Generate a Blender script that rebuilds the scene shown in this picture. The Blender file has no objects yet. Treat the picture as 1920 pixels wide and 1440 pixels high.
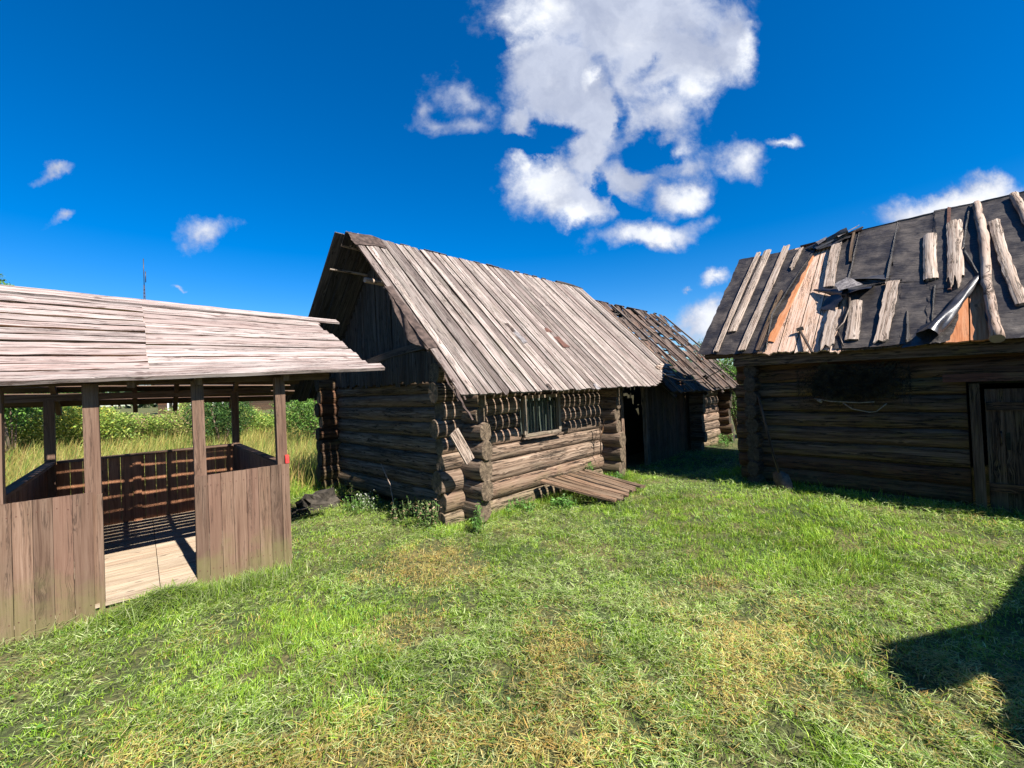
import bpy, math, random
import numpy as np
from mathutils import Vector, Matrix
C = bpy.context.scene
random.seed(7); RNG = np.random.default_rng(11)
R = math.radians

# ---------------------------------------------------------------- camera
F_PX, PITCH, ROLL = 814.21, .0131, .041
cd = bpy.data.cameras.new('camera'); cam = bpy.data.objects.new('camera', cd); C.collection.objects.link(cam)
cd.sensor_width = 36; cd.lens = F_PX / 1920 * 36; cd.clip_start = .05; cd.clip_end = 3000
fwd = Vector((0, math.cos(PITCH), math.sin(PITCH))); up0 = Vector((0, -math.sin(PITCH), math.cos(PITCH))); xr = Vector((1, 0, 0))
cr, sr = math.cos(ROLL), math.sin(ROLL)
rt = xr * cr - up0 * sr; up = xr * sr + up0 * cr
cam.matrix_world = Matrix(((rt.x, up.x, -fwd.x, 0), (rt.y, up.y, -fwd.y, 0), (rt.z, up.z, -fwd.z, 1.6), (0, 0, 0, 1)))
C.camera = cam
C.view_settings.view_transform = 'Standard'; C.view_settings.look = 'None'
C.view_settings.exposure = 1.52; C.view_settings.gamma = 1.0
C.cycles.max_bounces = 5; C.cycles.diffuse_bounces = 2; C.cycles.transparent_max_bounces = 8
C.cycles.use_denoising = True

# ---------------------------------------------------------------- sun
SUN_EL = R(46); SAZ = Vector((.694, -.72, 0)).normalized()
sd = Vector((SAZ.x * math.cos(SUN_EL), SAZ.y * math.cos(SUN_EL), math.sin(SUN_EL)))
sl = bpy.data.lights.new('sun', 'SUN'); sl.energy = 5.0; sl.angle = R(.5); sl.color = (1, .95, .87)
so = bpy.data.objects.new('sun', sl); so.rotation_euler = sd.to_track_quat('Z', 'Y').to_euler(); so.location = (5, -5, 12); C.collection.objects.link(so)

# ---------------------------------------------------------------- world: sky and clouds
CL_A = [(0.2709, 0.8597, 0.2948, 0.1351, -2.4, 1.49), (0.141, 0.7271, 0.1474, 0.129, -2.4, 1.38), (0.3909, 0.7668, 0.172, 0.1167, -2.4, 1.26), (0.5104, 0.7995, 0.0799, 0.1229, -2.4, 1.15), (0.2238, 0.636, 0.129, 0.1044, -2.4, 1.38), (0.0566, 0.6367, 0.0676, 0.0553, -2.4, 0.98), (0.2015, 0.5496, 0.0737, 0.0921, -2.4, 1.26), (0.1054, 0.4726, 0.1201, 0.0876, -2.4, 1.26), (0.1717, 0.4325, 0.0919, 0.0537, -2.4, 1.15), (0.0454, 0.5162, 0.032, 0.045, -2.4, 0.9), (0.2852, 0.4838, 0.0921, 0.059, -2.4, 1.03), (0.3795, 0.5173, 0.1032, 0.0413, -2.4, 0.6), (0.4071, 0.444, 0.0953, 0.0522, 7.7, 0.95), (0.3411, 0.351, 0.1619, 0.0405, 3.6, 1.0), (0.3852, 0.6419, 0.0921, 0.0737, -2.4, 0.8), (0.4364, 0.6773, 0.0676, 0.0737, -2.4, 0.8), (0.4057, 0.5474, 0.0344, 0.0369, -2.4, 0.65), (-0.0956, 0.7055, 0.0737, 0.0393, -17.4, 0.44), (-0.1419, 0.6324, 0.0737, 0.0295, -7.3, 0.46), (-0.1838, 0.6717, 0.0307, 0.0369, -2.4, 0.4), (-0.0409, 0.6783, 0.043, 0.0553, -2.4, 0.44), (-0.0739, 0.6296, 0.0491, 0.0307, -2.4, 0.44), (0.5398, 0.5045, 0.0676, 0.0516, -12.3, 0.75), (0.6547, 0.5271, 0.0467, 0.0209, -2.4, 0.65), (-0.6944, 0.4061, 0.0811, 0.0413, -2.4, 0.7), (-1.0205, 0.4556, 0.0418, 0.016, 12.7, 0.5), (-1.0361, 0.5608, 0.0467, 0.0147, 5.7, 0.45), (1.0472, 0.3927, 0.1843, 0.0619, 5.7, 1.1), (1.1287, 0.4142, 0.1032, 0.056, -2.4, 1.0), (0.9844, 0.3742, 0.1032, 0.0413, -2.4, 0.9), (0.4807, 0.2474, 0.0442, 0.0221, -2.4, 0.6), (0.4422, 0.1366, 0.0798, 0.0638, 17.6, 1.0), (0.4799, 0.1535, 0.0614, 0.0537, -2.4, 1.0), (-0.7538, 0.2846, 0.0172, 0.0061, -2.4, 0.4), (0.4092, 0.2219, 0.0111, 0.0074, -2.4, 0.5)]
CL_H = [(0.368, 0.7527, 0.0597, 0.0351, 32.6, 0.77), (0.2831, 0.6311, 0.0266, 0.0719, -2.4, 0.94), (0.1295, 0.6025, 0.0747, 0.032, -12.3, 0.68), (0.2264, 0.4676, 0.0182, 0.0511, -12.3, 0.77), (0.3265, 0.5756, 0.0498, 0.0447, -2.4, 0.51), (-0.0057, 0.7833, 0.0498, 0.032, -2.4, 0.42), (0.3619, 0.5367, 0.0762, 0.0418, 7.65, 0.8), (0.0538, 0.5707, 0.0762, 0.0221, -7.35, 0.75), (0.2517, 0.4255, 0.0172, 0.0319, -2.35, 0.6)]
CL_B = [(0.0751, 0.4863, 0.086, 0.0799, -2.4, 1.0), (0.1521, 0.4085, 0.0737, 0.0319, -2.4, 1.0), (0.5591, 0.7787, 0.0393, 0.0921, -12.3, 1.0), (0.0651, 0.8431, 0.0676, 0.0921, -32.4, 1.0), (0.1101, 0.8789, 0.0614, 0.0491, -2.4, 0.8), (0.4255, 0.4407, 0.0676, 0.0393, -2.4, 0.9), (0.3411, 0.351, 0.1351, 0.0319, 3.6, 1.0), (1.0785, 0.4013, 0.172, 0.0553, 5.7, 0.95), (0.4609, 0.142, 0.0614, 0.0553, -2.4, 0.9), (0.2178, 0.7239, 0.0442, 0.0172, 42.6, 0.8), (0.4488, 0.6768, 0.0921, 0.0737, -2.4, 0.6), (0.4116, 0.5409, 0.0369, 0.0369, -2.4, 0.6), (-0.6942, 0.4123, 0.0614, 0.0307, -2.4, 0.45), (0.5463, 0.5104, 0.0614, 0.043, -2.4, 0.5), (0.6547, 0.5271, 0.043, 0.0184, -2.4, 0.6), (0.4807, 0.2474, 0.0442, 0.0221, -2.4, 0.6), (0.3188, 0.82, 0.0737, 0.0737, -2.4, 0.25), (0.0584, 0.5306, 0.0369, 0.0491, -2.4, 1.0)]

W = bpy.data.worlds.new('World'); C.world = W; W.use_nodes = True
nt = W.node_tree; nt.nodes.clear()
def _n(t, typ, **kw):
    n = t.nodes.new(typ)
    for k, v in kw.items(): setattr(n, k, v)
    return n
def _s(t, sock, v):
    if isinstance(v, bpy.types.NodeSocket): t.links.new(v, sock)
    elif v is not None: sock.default_value = v
def mth(t, op, a, b=None, c=None, clamp=False):
    n = _n(t, 'ShaderNodeMath', operation=op, use_clamp=clamp)
    _s(t, n.inputs[0], a); _s(t, n.inputs[1], b)
    if c is not None: _s(t, n.inputs[2], c)
    return n.outputs[0]
def vmt(t, op, a, b=None, c=None):
    n = _n(t, 'ShaderNodeVectorMath', operation=op)
    _s(t, n.inputs[0], a); _s(t, n.inputs[1], b)
    if c is not None: _s(t, n.inputs[2], c)
    return n.outputs['Value'] if op in ('LENGTH', 'DOT_PRODUCT') else n.outputs[0]
def noise(t, vec, scale, detail=4, rough=.55, dist=0., out=0):
    n = _n(t, 'ShaderNodeTexNoise'); _s(t, n.inputs['Vector'], vec)
    n.inputs['Scale'].default_value = scale; n.inputs['Detail'].default_value = detail
    n.inputs['Roughness'].default_value = rough; n.inputs['Distortion'].default_value = dist
    return n.outputs[out]
def mrange(t, v, a, b, c=0., d=1., smooth=True):
    n = _n(t, 'ShaderNodeMapRange'); n.interpolation_type = 'SMOOTHSTEP' if smooth else 'LINEAR'
    _s(t, n.inputs[0], v)
    for i, q in enumerate((a, b, c, d)): _s(t, n.inputs[i + 1], q)
    return n.outputs[0]
def mixc(t, fac, a, b, mode='MIX'):
    n = _n(t, 'ShaderNodeMix', data_type='RGBA', blend_type=mode)
    _s(t, n.inputs[0], fac); _s(t, n.inputs[6], a if isinstance(a, bpy.types.NodeSocket) else (*a, 1)); _s(t, n.inputs[7], b if isinstance(b, bpy.types.NodeSocket) else (*b, 1))
    return n.outputs[2]
def ramp(t, fac, stops):
    n = _n(t, 'ShaderNodeValToRGB'); _s(t, n.inputs[0], fac); e = n.color_ramp.elements
    while len(e) < len(stops): e.new(.5)
    for i, (p, c) in enumerate(stops): e[i].position = p; e[i].color = (*c, 1)
    return n.outputs[0]

sky = _n(nt, 'ShaderNodeTexSky', sky_type='NISHITA'); sky.sun_disc = False
sky.sun_elevation = SUN_EL; sky.sun_rotation = math.atan2(SAZ.x, SAZ.y); sky.air_density = 1.0; sky.dust_density = .3; sky.ozone_density = 3.5; sky.altitude = 300
hs = _n(nt, 'ShaderNodeHueSaturation'); hs.inputs['Saturation'].default_value = 1.5; hs.inputs['Value'].default_value = 1.0
nt.links.new(sky.outputs[0], hs.inputs['Color']); skyc = mixc(nt, 1., hs.outputs[0], (.8, .88, 1.02), 'MULTIPLY')
tc = _n(nt, 'ShaderNodeTexCoord')
sx = _n(nt, 'ShaderNodeSeparateXYZ'); nt.links.new(tc.outputs['Generated'], sx.inputs[0])
yy = mth(nt, 'MAXIMUM', sx.outputs[1], .05)
cx = _n(nt, 'ShaderNodeCombineXYZ'); nt.links.new(mth(nt, 'DIVIDE', sx.outputs[0], yy), cx.inputs[0]); nt.links.new(mth(nt, 'DIVIDE', sx.outputs[2], yy), cx.inputs[1])
P0 = cx.outputs[0]
wn = noise(nt, P0, 4.5, 8, .62, 0, 1)
P1 = vmt(nt, 'MULTIPLY_ADD', vmt(nt, 'SUBTRACT', wn, (.5, .5, .5)), (.2, .2, 0), P0)
def field(lst, P):
    cur = None
    for x, y, rx, ry, r, w in lst:
        m = _n(nt, 'ShaderNodeMapping', vector_type='TEXTURE')
        m.inputs['Location'].default_value = (x, y, 0); m.inputs['Rotation'].default_value = (0, 0, R(r)); m.inputs['Scale'].default_value = (rx * 1.06, ry * 1.06, 1)
        nt.links.new(P, m.inputs[0])
        v = mth(nt, 'MULTIPLY_ADD', vmt(nt, 'LENGTH', m.outputs[0]), -w, w)
        cur = v if cur is None else mth(nt, 'SMOOTH_MAX', cur, v, .12)
    return mth(nt, 'MAXIMUM', cur, -.6)
fA = field(CL_A, P1); fH = mth(nt, 'MAXIMUM', field(CL_H, P1), 0); fB = field(CL_B, P1)
fb = noise(nt, P0, 8, 12, .66, .3); fb2 = noise(nt, P0, 20, 9, .62, .2)
den = mth(nt, 'SUBTRACT', fA, mth(nt, 'MULTIPLY', fH, 1.0))
den = mth(nt, 'ADD', den, mth(nt, 'MULTIPLY', mth(nt, 'SUBTRACT', fb, .5), 1.2))
den = mth(nt, 'ADD', den, mth(nt, 'MULTIPLY', mth(nt, 'SUBTRACT', fb2, .5), .5))
alpha = mrange(nt, den, -.08, .72)
bm = mth(nt, 'ADD', mrange(nt, fB, -.1, .85), mth(nt, 'MULTIPLY', mth(nt, 'SUBTRACT', fb, .5), .45), clamp=True)
shade = mrange(nt, noise(nt, P1, 7, 8, .6), .3, .7)
grey = mixc(nt, shade, (.38, .43, .57), (.56, .61, .74))
ccol = mixc(nt, bm, grey, (.83, .86, .92))
ccol = mixc(nt, mth(nt, 'MULTIPLY', bm, mrange(nt, fb2, .45, .75)), ccol, (1.0, 1.0, 1.0))
SKY_K = .057
bg1 = _n(nt, 'ShaderNodeBackground'); nt.links.new(skyc, bg1.inputs[0]); bg1.inputs[1].default_value = SKY_K
bg2 = _n(nt, 'ShaderNodeBackground'); nt.links.new(ccol, bg2.inputs[0]); bg2.inputs[1].default_value = .41
mx = _n(nt, 'ShaderNodeMixShader'); nt.links.new(mth(nt, 'MULTIPLY', alpha, mrange(nt, sx.outputs[1], .02, .2)), mx.inputs[0])
nt.links.new(bg1.outputs[0], mx.inputs[1]); nt.links.new(bg2.outputs[0], mx.inputs[2])
wo = _n(nt, 'ShaderNodeOutputWorld'); nt.links.new(mx.outputs[0], wo.inputs[0])

# ---------------------------------------------------------------- numeric noise and frames
_T = np.random.default_rng(3).random((256, 256))
def vn(x, y):
    xi = np.floor(x).astype(int); yi = np.floor(y).astype(int); fx = x - xi; fy = y - yi
    fx = fx * fx * (3 - 2 * fx); fy = fy * fy * (3 - 2 * fy)
    g = lambda a, b: _T[a & 255, b & 255]
    return (g(xi, yi) * (1 - fx) + g(xi + 1, yi) * fx) * (1 - fy) + (g(xi, yi + 1) * (1 - fx) + g(xi + 1, yi + 1) * fx) * fy
def fbm(x, y, o=4, s=1.):
    x = np.asarray(x, float) * s; y = np.asarray(y, float) * s; v = 0; a = .5
    for i in range(o): v = v + a * vn(x + 17 * i, y + 31 * i); x = x * 2.03; y = y * 2.03; a *= .5
    return v / (1 - .5 ** o)
FR = {'c': (-.6355, 5.3459, .8041), 'g': (-2.1856, 4.207, .7087), 'b': (3.643, 6.6773, -.8349)}
def fw(k, u, v, z=0.):
    x, y, a = FR[k]; c, s = math.cos(a), math.sin(a); return Vector((x + c * u - s * v, y + s * u + c * v, z))
def ax(k):
    a = FR[k][2]; c, s = math.cos(a), math.sin(a); return Vector((c, s, 0)), Vector((-s, c, 0))
Z = Vector((0, 0, 1))
def tofr(k, x, y):
    X, Y, a = FR[k]; c, s = math.cos(a), math.sin(a); return c * (x - X) + s * (y - Y), -s * (x - X) + c * (y - Y)
def gh(x, y):
    x = np.asarray(x, float); y = np.asarray(y, float)
    r = np.hypot(x, y)
    near = (fbm(x, y, 3, .55) - .5) * .10 + (fbm(x + 9, y, 3, 2.1) - .5) * .035
    h = -.02 + near * np.clip((r - .5) / 2, 0, 1) * np.clip(1.6 - r / 30, .3, 1)
    u, v = tofr('b', x, y); h = h + .05 * np.exp(-np.clip(-v, 0, 9) ** 2 / .5) * (u > -1)
    u, v = tofr('g', x, y)
    h = np.where((u > -2.1) & (u < .1) & (v > -.1) & (v < 3.1), np.minimum(h, .0), h)
    far = np.clip((r - 30) / 200, 0, 1); return h + far * (fbm(x, y, 2, .012) - .5) * 6

# ---------------------------------------------------------------- mesh builder
class MB:
    def __init__(s): s.v = []; s.f = []; s.uv = []; s.r = []; s.m = []; s.s = []
    def face(s, idx, uv, r, m=0, sm=False): s.f.append(idx); s.uv += uv; s.r.append(r); s.m.append(m); s.s.append(sm)
    def base(s, pts): b = len(s.v); s.v += [tuple(p) for p in pts]; return b
def rr(): return (random.random(), random.random(), random.random())
def board(mb, P, D, Wd, N, L, w, t, ns=5, nc=2, rnd=None, bow=0., wj=.02, rag0=0., rag1=0., mat=0, cup=0., taper=1., side=0., smat=None):
    rnd = rnd or rr(); pts = []; uo = random.random() * 7; vo = random.random() * 7
    wn_ = [1 + random.uniform(-wj, wj) for _ in range(ns + 1)]
    sb = random.choice((-1, 1)) * side
    e0 = [random.uniform(-1, 1) * rag0 for _ in range(nc + 1)]; e1 = [random.uniform(-1, .6) * rag1 for _ in range(nc + 1)]
    A = np.zeros((ns + 1, nc + 1)); B = np.zeros((ns + 1, nc + 1))
    for i in range(ns + 1):
        q = i / ns; off = bow * math.sin(math.pi * q); tw = 1 + (taper - 1) * q
        for j in range(nc + 1):
            b = (j / nc - .5) * w * wn_[i] * tw; a = q * L + (e0[j] if i == 0 else 0) + (e1[j] if i == ns else 0)
            A[i, j] = a; B[i, j] = b; c = cup * ((j / nc - .5) ** 2) * 4
            for k in (0, 1): pts.append(P + D * a + Wd * (b + sb * math.sin(math.pi * q)) + N * (off + c + k * t))
    b0 = mb.base(pts); ix = lambda i, j, k: b0 + (i * (nc + 1) + j) * 2 + k
    for i in range(ns):
        for j in range(nc):
            q = [(i, j), (i + 1, j), (i + 1, j + 1), (i, j + 1)]
            mb.face([ix(a, b, 1) for a, b in q], [(A[a, b] + uo, B[a, b] + vo) for a, b in q], rnd, mat)
            q = q[::-1]
            mb.face([ix(a, b, 0) for a, b in q], [(A[a, b] + uo + 3, B[a, b] + vo + 1) for a, b in q], rnd, mat)
        for j, o in ((0, 1), (nc, 0)):
            a0, a1 = A[i, j] + uo, A[i + 1, j] + uo; y0 = vo + 2 + j
            fs = [ix(i, j, 0), ix(i + 1, j, 0), ix(i + 1, j, 1), ix(i, j, 1)]; u_ = [(a0, y0), (a1, y0), (a1, y0 + t), (a0, y0 + t)]
            if o: fs = fs[::-1]; u_ = u_[::-1]
            mb.face(fs, u_, rnd, mat if smat is None else smat)
    for i, o in ((0, 0), (ns, 1)):
        for j in range(nc):
            fs = [ix(i, j, 0), ix(i, j, 1), ix(i, j + 1, 1), ix(i, j + 1, 0)]; y0 = vo + 4
            u_ = [(y0, j * .05), (y0 + t * .3, j * .05), (y0 + t * .3, j * .05 + .05), (y0, j * .05 + .05)]
            if o: fs = fs[::-1]; u_ = u_[::-1]
            mb.face(fs, u_, rnd, mat)
def beam(mb, P0, P1, a, b, up_=None, **kw):
    P0 = Vector(P0); P1 = Vector(P1); D = (P1 - P0); L = D.length; D.normalize(); up_ = up_ or Z
    Wd = D.cross(up_)
    if Wd.length < .01: Wd = D.cross(Vector((1, 0, 0)))
    Wd.normalize(); N = Wd.cross(D).normalized()
    kw.setdefault('ns', 3); kw.setdefault('nc', 1)
    board(mb, P0 - N * b / 2, D, Wd, N, L, a, b, **kw)
def log(mb, P0, P1, r0, r1=None, nr=14, ns=9, bow=.01, irr=.06, flat=1., rnd=None, mat=0, cap=1, upv=None, rot=None, knots=2):
    r1 = r1 or r0; P0 = Vector(P0); P1 = Vector(P1); D = P1 - P0; L = D.length; D.normalize(); rnd = rnd or rr()
    ref = upv or (Z if abs(D.z) < .9 else Vector((1, 0, 0))); S = D.cross(ref).normalized(); U = S.cross(D).normalized()
    fl_ = random.uniform(-.25, .25); sq_ = random.uniform(.03, .10)
    prof = [1 + random.uniform(-irr, irr) + sq_ * abs(math.sin(2 * (6.2832 * j / nr + fl_))) - sq_ * .4 for j in range(nr)]
    uo = random.random() * 9; vo = random.random() * 9; ba = random.uniform(0, 6.28); bp = random.uniform(.7, 1.6)
    kn = [(random.uniform(.05, .95) * L, random.uniform(0, 6.28), random.uniform(.1, .22)) for _ in range(knots)]
    pts = []
    for i in range(ns + 1):
        q = i / ns; r = r0 + (r1 - r0) * q; off = bow * math.sin(math.pi * q * bp); w = 1 + random.uniform(-.02, .02)
        o = S * (math.cos(ba) * off) + U * (math.sin(ba) * off)
        for j in range(nr):
            th = 6.2832 * j / nr; R_ = r * prof[j] * w
            for ka, kt, kr in kn:
                dd = abs(q * L - ka) / .12 + abs((th - kt + 3.14) % 6.28 - 3.14) / .6
                if dd < 1: R_ *= 1 + kr * (1 - dd)
            pts.append(P0 + D * (q * L) + o + S * (math.cos(th) * R_ * flat) + U * (math.sin(th) * R_))
    b0 = mb.base(pts)
    for i in range(ns):
        for j in range(nr):
            j2 = (j + 1) % nr; a0, a1 = uo + i / ns * L, uo + (i + 1) / ns * L; c0, c1 = vo + j / nr * 6.28 * r0, vo + (j + 1) / nr * 6.28 * r0
            mb.face([b0 + i * nr + j, b0 + i * nr + j2, b0 + (i + 1) * nr + j2, b0 + (i + 1) * nr + j], [(a0, c0), (a0, c1), (a1, c1), (a1, c0)], rnd, mat, True)
    for e, i in ((0, 0), (1, ns)):
        sgn = -1 if e == 0 else 1; cen = sum((Vector(mb.v[b0 + i * nr + j]) for j in range(nr)), Vector()) / nr
        ring = [Vector(mb.v[b0 + i * nr + j]) for j in range(nr)]; rb_ = mb.base(ring)
        # chamfered, slightly uneven sawn face
        m = mb.base([cen + (p - cen) * .95 + D * sgn * random.uniform(.003, .007) for p in ring]); cc = mb.base([cen + D * sgn * .004])
        o = random.uniform(-.012, .012), random.uniform(-.012, .012)
        uvp = lambda p, k=1.: (10 + o[0] + (p - cen).dot(S) * k, 10 + o[1] + (p - cen).dot(U) * k)
        for j in range(nr):
            j2 = (j + 1) % nr
            q = [rb_ + j, rb_ + j2, m + j2, m + j]; u_ = [uvp(ring[j]), uvp(ring[j2]), uvp(ring[j2], .93), uvp(ring[j], .93)]
            t3 = [m + j, m + j2, cc]; ut = [uvp(ring[j], .93), uvp(ring[j2], .93), (10 + o[0], 10 + o[1])]
            if e == 0: q = q[::-1]; u_ = u_[::-1]; t3 = t3[::-1]; ut = ut[::-1]
            mb.face(q, u_, rnd, cap); mb.face(t3, ut, rnd, cap)
def sheet(mb, c00, c10, c11, c01, nu, nv, N, amp=.01, edge=.02, freq=4., rnd=None, mat=0, fn=None, jag=(1, 1, 1, 1)):
    c00, c10, c11, c01 = map(Vector, (c00, c10, c11, c01)); rnd = rnd or rr(); s0 = random.uniform(0, 99)
    LU = (c10 - c00).length; LV = (c01 - c00).length; pts = []
    for i in range(nu + 1):
        for j in range(nv + 1):
            a, b = i / nu, j / nv; p = c00.lerp(c10, a).lerp(c01.lerp(c11, a), b)
            eu = (c10 - c00).normalized(); ev = (c01 - c00).normalized()
            if i in (0, nu) and jag[0 if i == 0 else 1]: p = p + eu * (float(fbm(b * LV * 3 + s0, i + 3.3, 3, 2)) - .5) * edge * 4
            if j in (0, nv) and jag[2 if j == 0 else 3]: p = p + ev * (float(fbm(a * LU * 3 + s0, j + 7.7, 3, 2)) - .5) * edge * 4
            h = amp * (float(fbm(a * LU * freq * .45 + s0, b * LV * freq * 1.6 + s0, 3)) - .45) * 2 + amp * .6 * (float(fbm(a * LU * 5 + s0, b * LV * 14, 2)) - .5)
            if fn: h += fn(a, b)
            pts.append(p + N * h)
    b0 = mb.base(pts); ix = lambda i, j: b0 + i * (nv + 1) + j
    for i in range(nu):
        for j in range(nv):
            q = [(i, j), (i + 1, j), (i + 1, j + 1), (i, j + 1)]
            mb.face([ix(*t) for t in q], [(t[0] / nu * LU + s0, t[1] / nv * LV + s0) for t in q], rnd, mat, True)

def build(name, mb, mats, parent=None, loc=None):
    if isinstance(mats, bpy.types.Material): mats = [mats]
    me = bpy.data.meshes.new(name)
    if parent is not None:
        r = parent
        while r.parent: r = r.parent
        o = np.array(r['_loc'][:])
    else:
        o = np.array(loc if loc is not None else (0, 0, 0), float)
    V = np.array(mb.v, np.float32) - o.astype(np.float32)
    nl = [len(f) for f in mb.f]; tot = sum(nl)
    me.vertices.add(len(V)); me.vertices.foreach_set('co', V.ravel())
    me.loops.add(tot); me.loops.foreach_set('vertex_index', np.fromiter((i for f in mb.f for i in f), np.int32, tot))
    me.polygons.add(len(nl)); st = np.concatenate(([0], np.cumsum(nl)[:-1])).astype(np.int32)
    me.polygons.foreach_set('loop_start', st); me.polygons.foreach_set('loop_total', np.array(nl, np.int32))
    me.polygons.foreach_set('material_index', np.array(mb.m, np.int32)); me.polygons.foreach_set('use_smooth', np.array(mb.s, bool))
    me.update(calc_edges=True)
    uvl = me.uv_layers.new(name='UVMap'); uvl.data.foreach_set('uv', np.array(mb.uv, np.float32).ravel())
    at = me.attributes.new('rnd', 'FLOAT_COLOR', 'CORNER')
    rc = np.repeat(np.array([(*r, 1) for r in mb.r], np.float32), nl, axis=0); at.data.foreach_set('color', rc.ravel())
    me.validate()
    for m in mats: me.materials.append(m)
    ob = bpy.data.objects.new(name, me); C.collection.objects.link(ob)
    if parent is not None: ob.parent = parent
    else: ob.location = o
    return ob
def thing(name, label, cat, loc, group=None):
    o = bpy.data.objects.new(name, None); C.collection.objects.link(o); o.location = loc; o['_loc'] = list(loc)
    o.empty_display_size = .2; o['label'] = label; o['category'] = cat
    if group: o['group'] = group
    return o
def tag(o, label=None, cat=None, group=None, kind=None):
    for k, v in (('label', label), ('category', cat), ('group', group), ('kind', kind)):
        if v: o[k] = v
    return o

# ---------------------------------------------------------------- materials
def newmat(name):
    m = bpy.data.materials.new(name); m.use_nodes = True; t = m.node_tree; t.nodes.clear()
    o = _n(t, 'ShaderNodeOutputMaterial'); b = _n(t, 'ShaderNodeBsdfPrincipled'); t.links.new(b.outputs[0], o.inputs[0])
    b.inputs['Specular IOR Level'].default_value = .25
    return m, t, b, o
def wood(name, dark, mid, light, tint=(.3, .25, .12), tintamt=.35, var=.45, rough=.85, crack=1., bump=.5, knot=1., sc=1., warm=(.28, .13, .07), warmamt=.2, k=.76, stain=0., nails=0.):
    dark, mid, light, tint, warm = [tuple(x * k * q for x, q in zip(c, (.9, .885, .86))) for c in (dark, mid, light, tint, warm)]
    m, t, b, o = newmat(name)
    uv = _n(t, 'ShaderNodeUVMap', uv_map='UVMap').outputs[0]
    rn = _n(t, 'ShaderNodeAttribute', attribute_name='rnd').outputs['Color']
    rs = _n(t, 'ShaderNodeSeparateColor'); t.links.new(rn, rs.inputs[0]); r0, r1, r2 = rs.outputs[:3]
    base = vmt(t, 'MULTIPLY_ADD', rn, (53., 37., 29.), uv)
    # knots bend the grain
    kv = vmt(t, 'MULTIPLY', base, (4.2, 9.5, 1.))
    vo = _n(t, 'ShaderNodeTexVoronoi', voronoi_dimensions='2D'); t.links.new(kv, vo.inputs['Vector']); vo.inputs['Scale'].default_value = 1; vo.inputs['Randomness'].default_value = 1
    kd = vo.outputs['Distance']; kc = _n(t, 'ShaderNodeSeparateColor'); t.links.new(vo.outputs['Color'], kc.inputs[0])
    ksel = mrange(t, kc.outputs[0], .80, .82)
    kn_ = mth(t, 'MULTIPLY', mrange(t, kd, .07, .16, 1, 0), ksel)
    halo = mth(t, 'MULTIPLY', mrange(t, kd, .08, .5, 1, 0), ksel)
    bend = mth(t, 'MULTIPLY', halo, .02)
    wv = noise(t, vmt(t, 'MULTIPLY', base, (1.1, 2.5, 1)), 1., 3, .5)
    cb = _n(t, 'ShaderNodeCombineXYZ'); t.links.new(mth(t, 'MULTIPLY_ADD', wv, .035, bend), cb.inputs[1])
    g = vmt(t, 'ADD', base, cb.outputs[0])
    n1 = noise(t, vmt(t, 'MULTIPLY', g, (1.6 * sc, 42. * sc, 1.)), 1., 5, .62, .2)
    n2 = noise(t, vmt(t, 'MULTIPLY', g, (5. * sc, 190. * sc, 1.)), 1., 3, .6)
    n3 = noise(t, vmt(t, 'MULTIPLY', base, (2.3, 7., 1.)), 1., 5, .6)
    n4 = noise(t, vmt(t, 'MULTIPLY', g, (.9 * sc, 24. * sc, 1.)), 1., 6, .7, .4)
    ck = mrange(t, mth(t, 'ABSOLUTE', mth(t, 'SUBTRACT', n4, .46)), .006, .026, 1, 0)
    ck = mth(t, 'MULTIPLY', ck, mrange(t, n3, .36, .52))
    f = mth(t, 'ADD', mth(t, 'MULTIPLY', n1, .62), mth(t, 'MULTIPLY', n2, .38))
    col = ramp(t, mrange(t, f, .36, .64, 0, 1, False), [(0, dark), (.45, mid), (1, light)])
    col = mixc(t, mth(t, 'MULTIPLY', mrange(t, n3, .45, .72), tintamt), col, tint)
    col = mixc(t, mth(t, 'MULTIPLY', mrange(t, r2, .5, 1.), warmamt), col, warm)
    tone = mth(t, 'MULTIPLY_ADD', r1, var, 1 - var * .5)
    col = mixc(t, 1., col, _comb(t, tone), 'MULTIPLY')
    col = mixc(t, mth(t, 'MULTIPLY', kn_, .7 * knot), col, tuple(x * .35 for x in dark))
    col = mixc(t, mth(t, 'MULTIPLY', ck, .85 * crack), col, tuple(x * .15 for x in dark))
    if stain:
        gp_ = _n(t, 'ShaderNodeNewGeometry').outputs['Position']; sz_ = _n(t, 'ShaderNodeSeparateXYZ'); t.links.new(gp_, sz_.inputs[0])
        st_ = mrange(t, mth(t, 'ADD', sz_.outputs[2], mth(t, 'MULTIPLY', mth(t, 'SUBTRACT', noise(t, gp_, 5, 5, .65), .5), .9)), .0, .42, 1, 0)
        col = mixc(t, mth(t, 'MULTIPLY', st_, stain), col, tuple(c_ * .9 for c_ in (.13, .12, .045)))
    t.links.new(col, b.inputs['Base Color']); b.inputs['Roughness'].default_value = rough
    h = mth(t, 'SUBTRACT', f, mth(t, 'MULTIPLY', ck, 1.2 * crack))
    bp = _n(t, 'ShaderNodeBump'); bp.inputs['Strength'].default_value = bump; bp.inputs['Distance'].default_value = .008
    t.links.new(h, bp.inputs['Height']); t.links.new(bp.outputs[0], b.inputs['Normal'])
    return m
def _comb(t, v):
    c = _n(t, 'ShaderNodeCombineColor')
    for i in range(3): t.links.new(v, c.inputs[i])
    return c.outputs[0]
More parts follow.
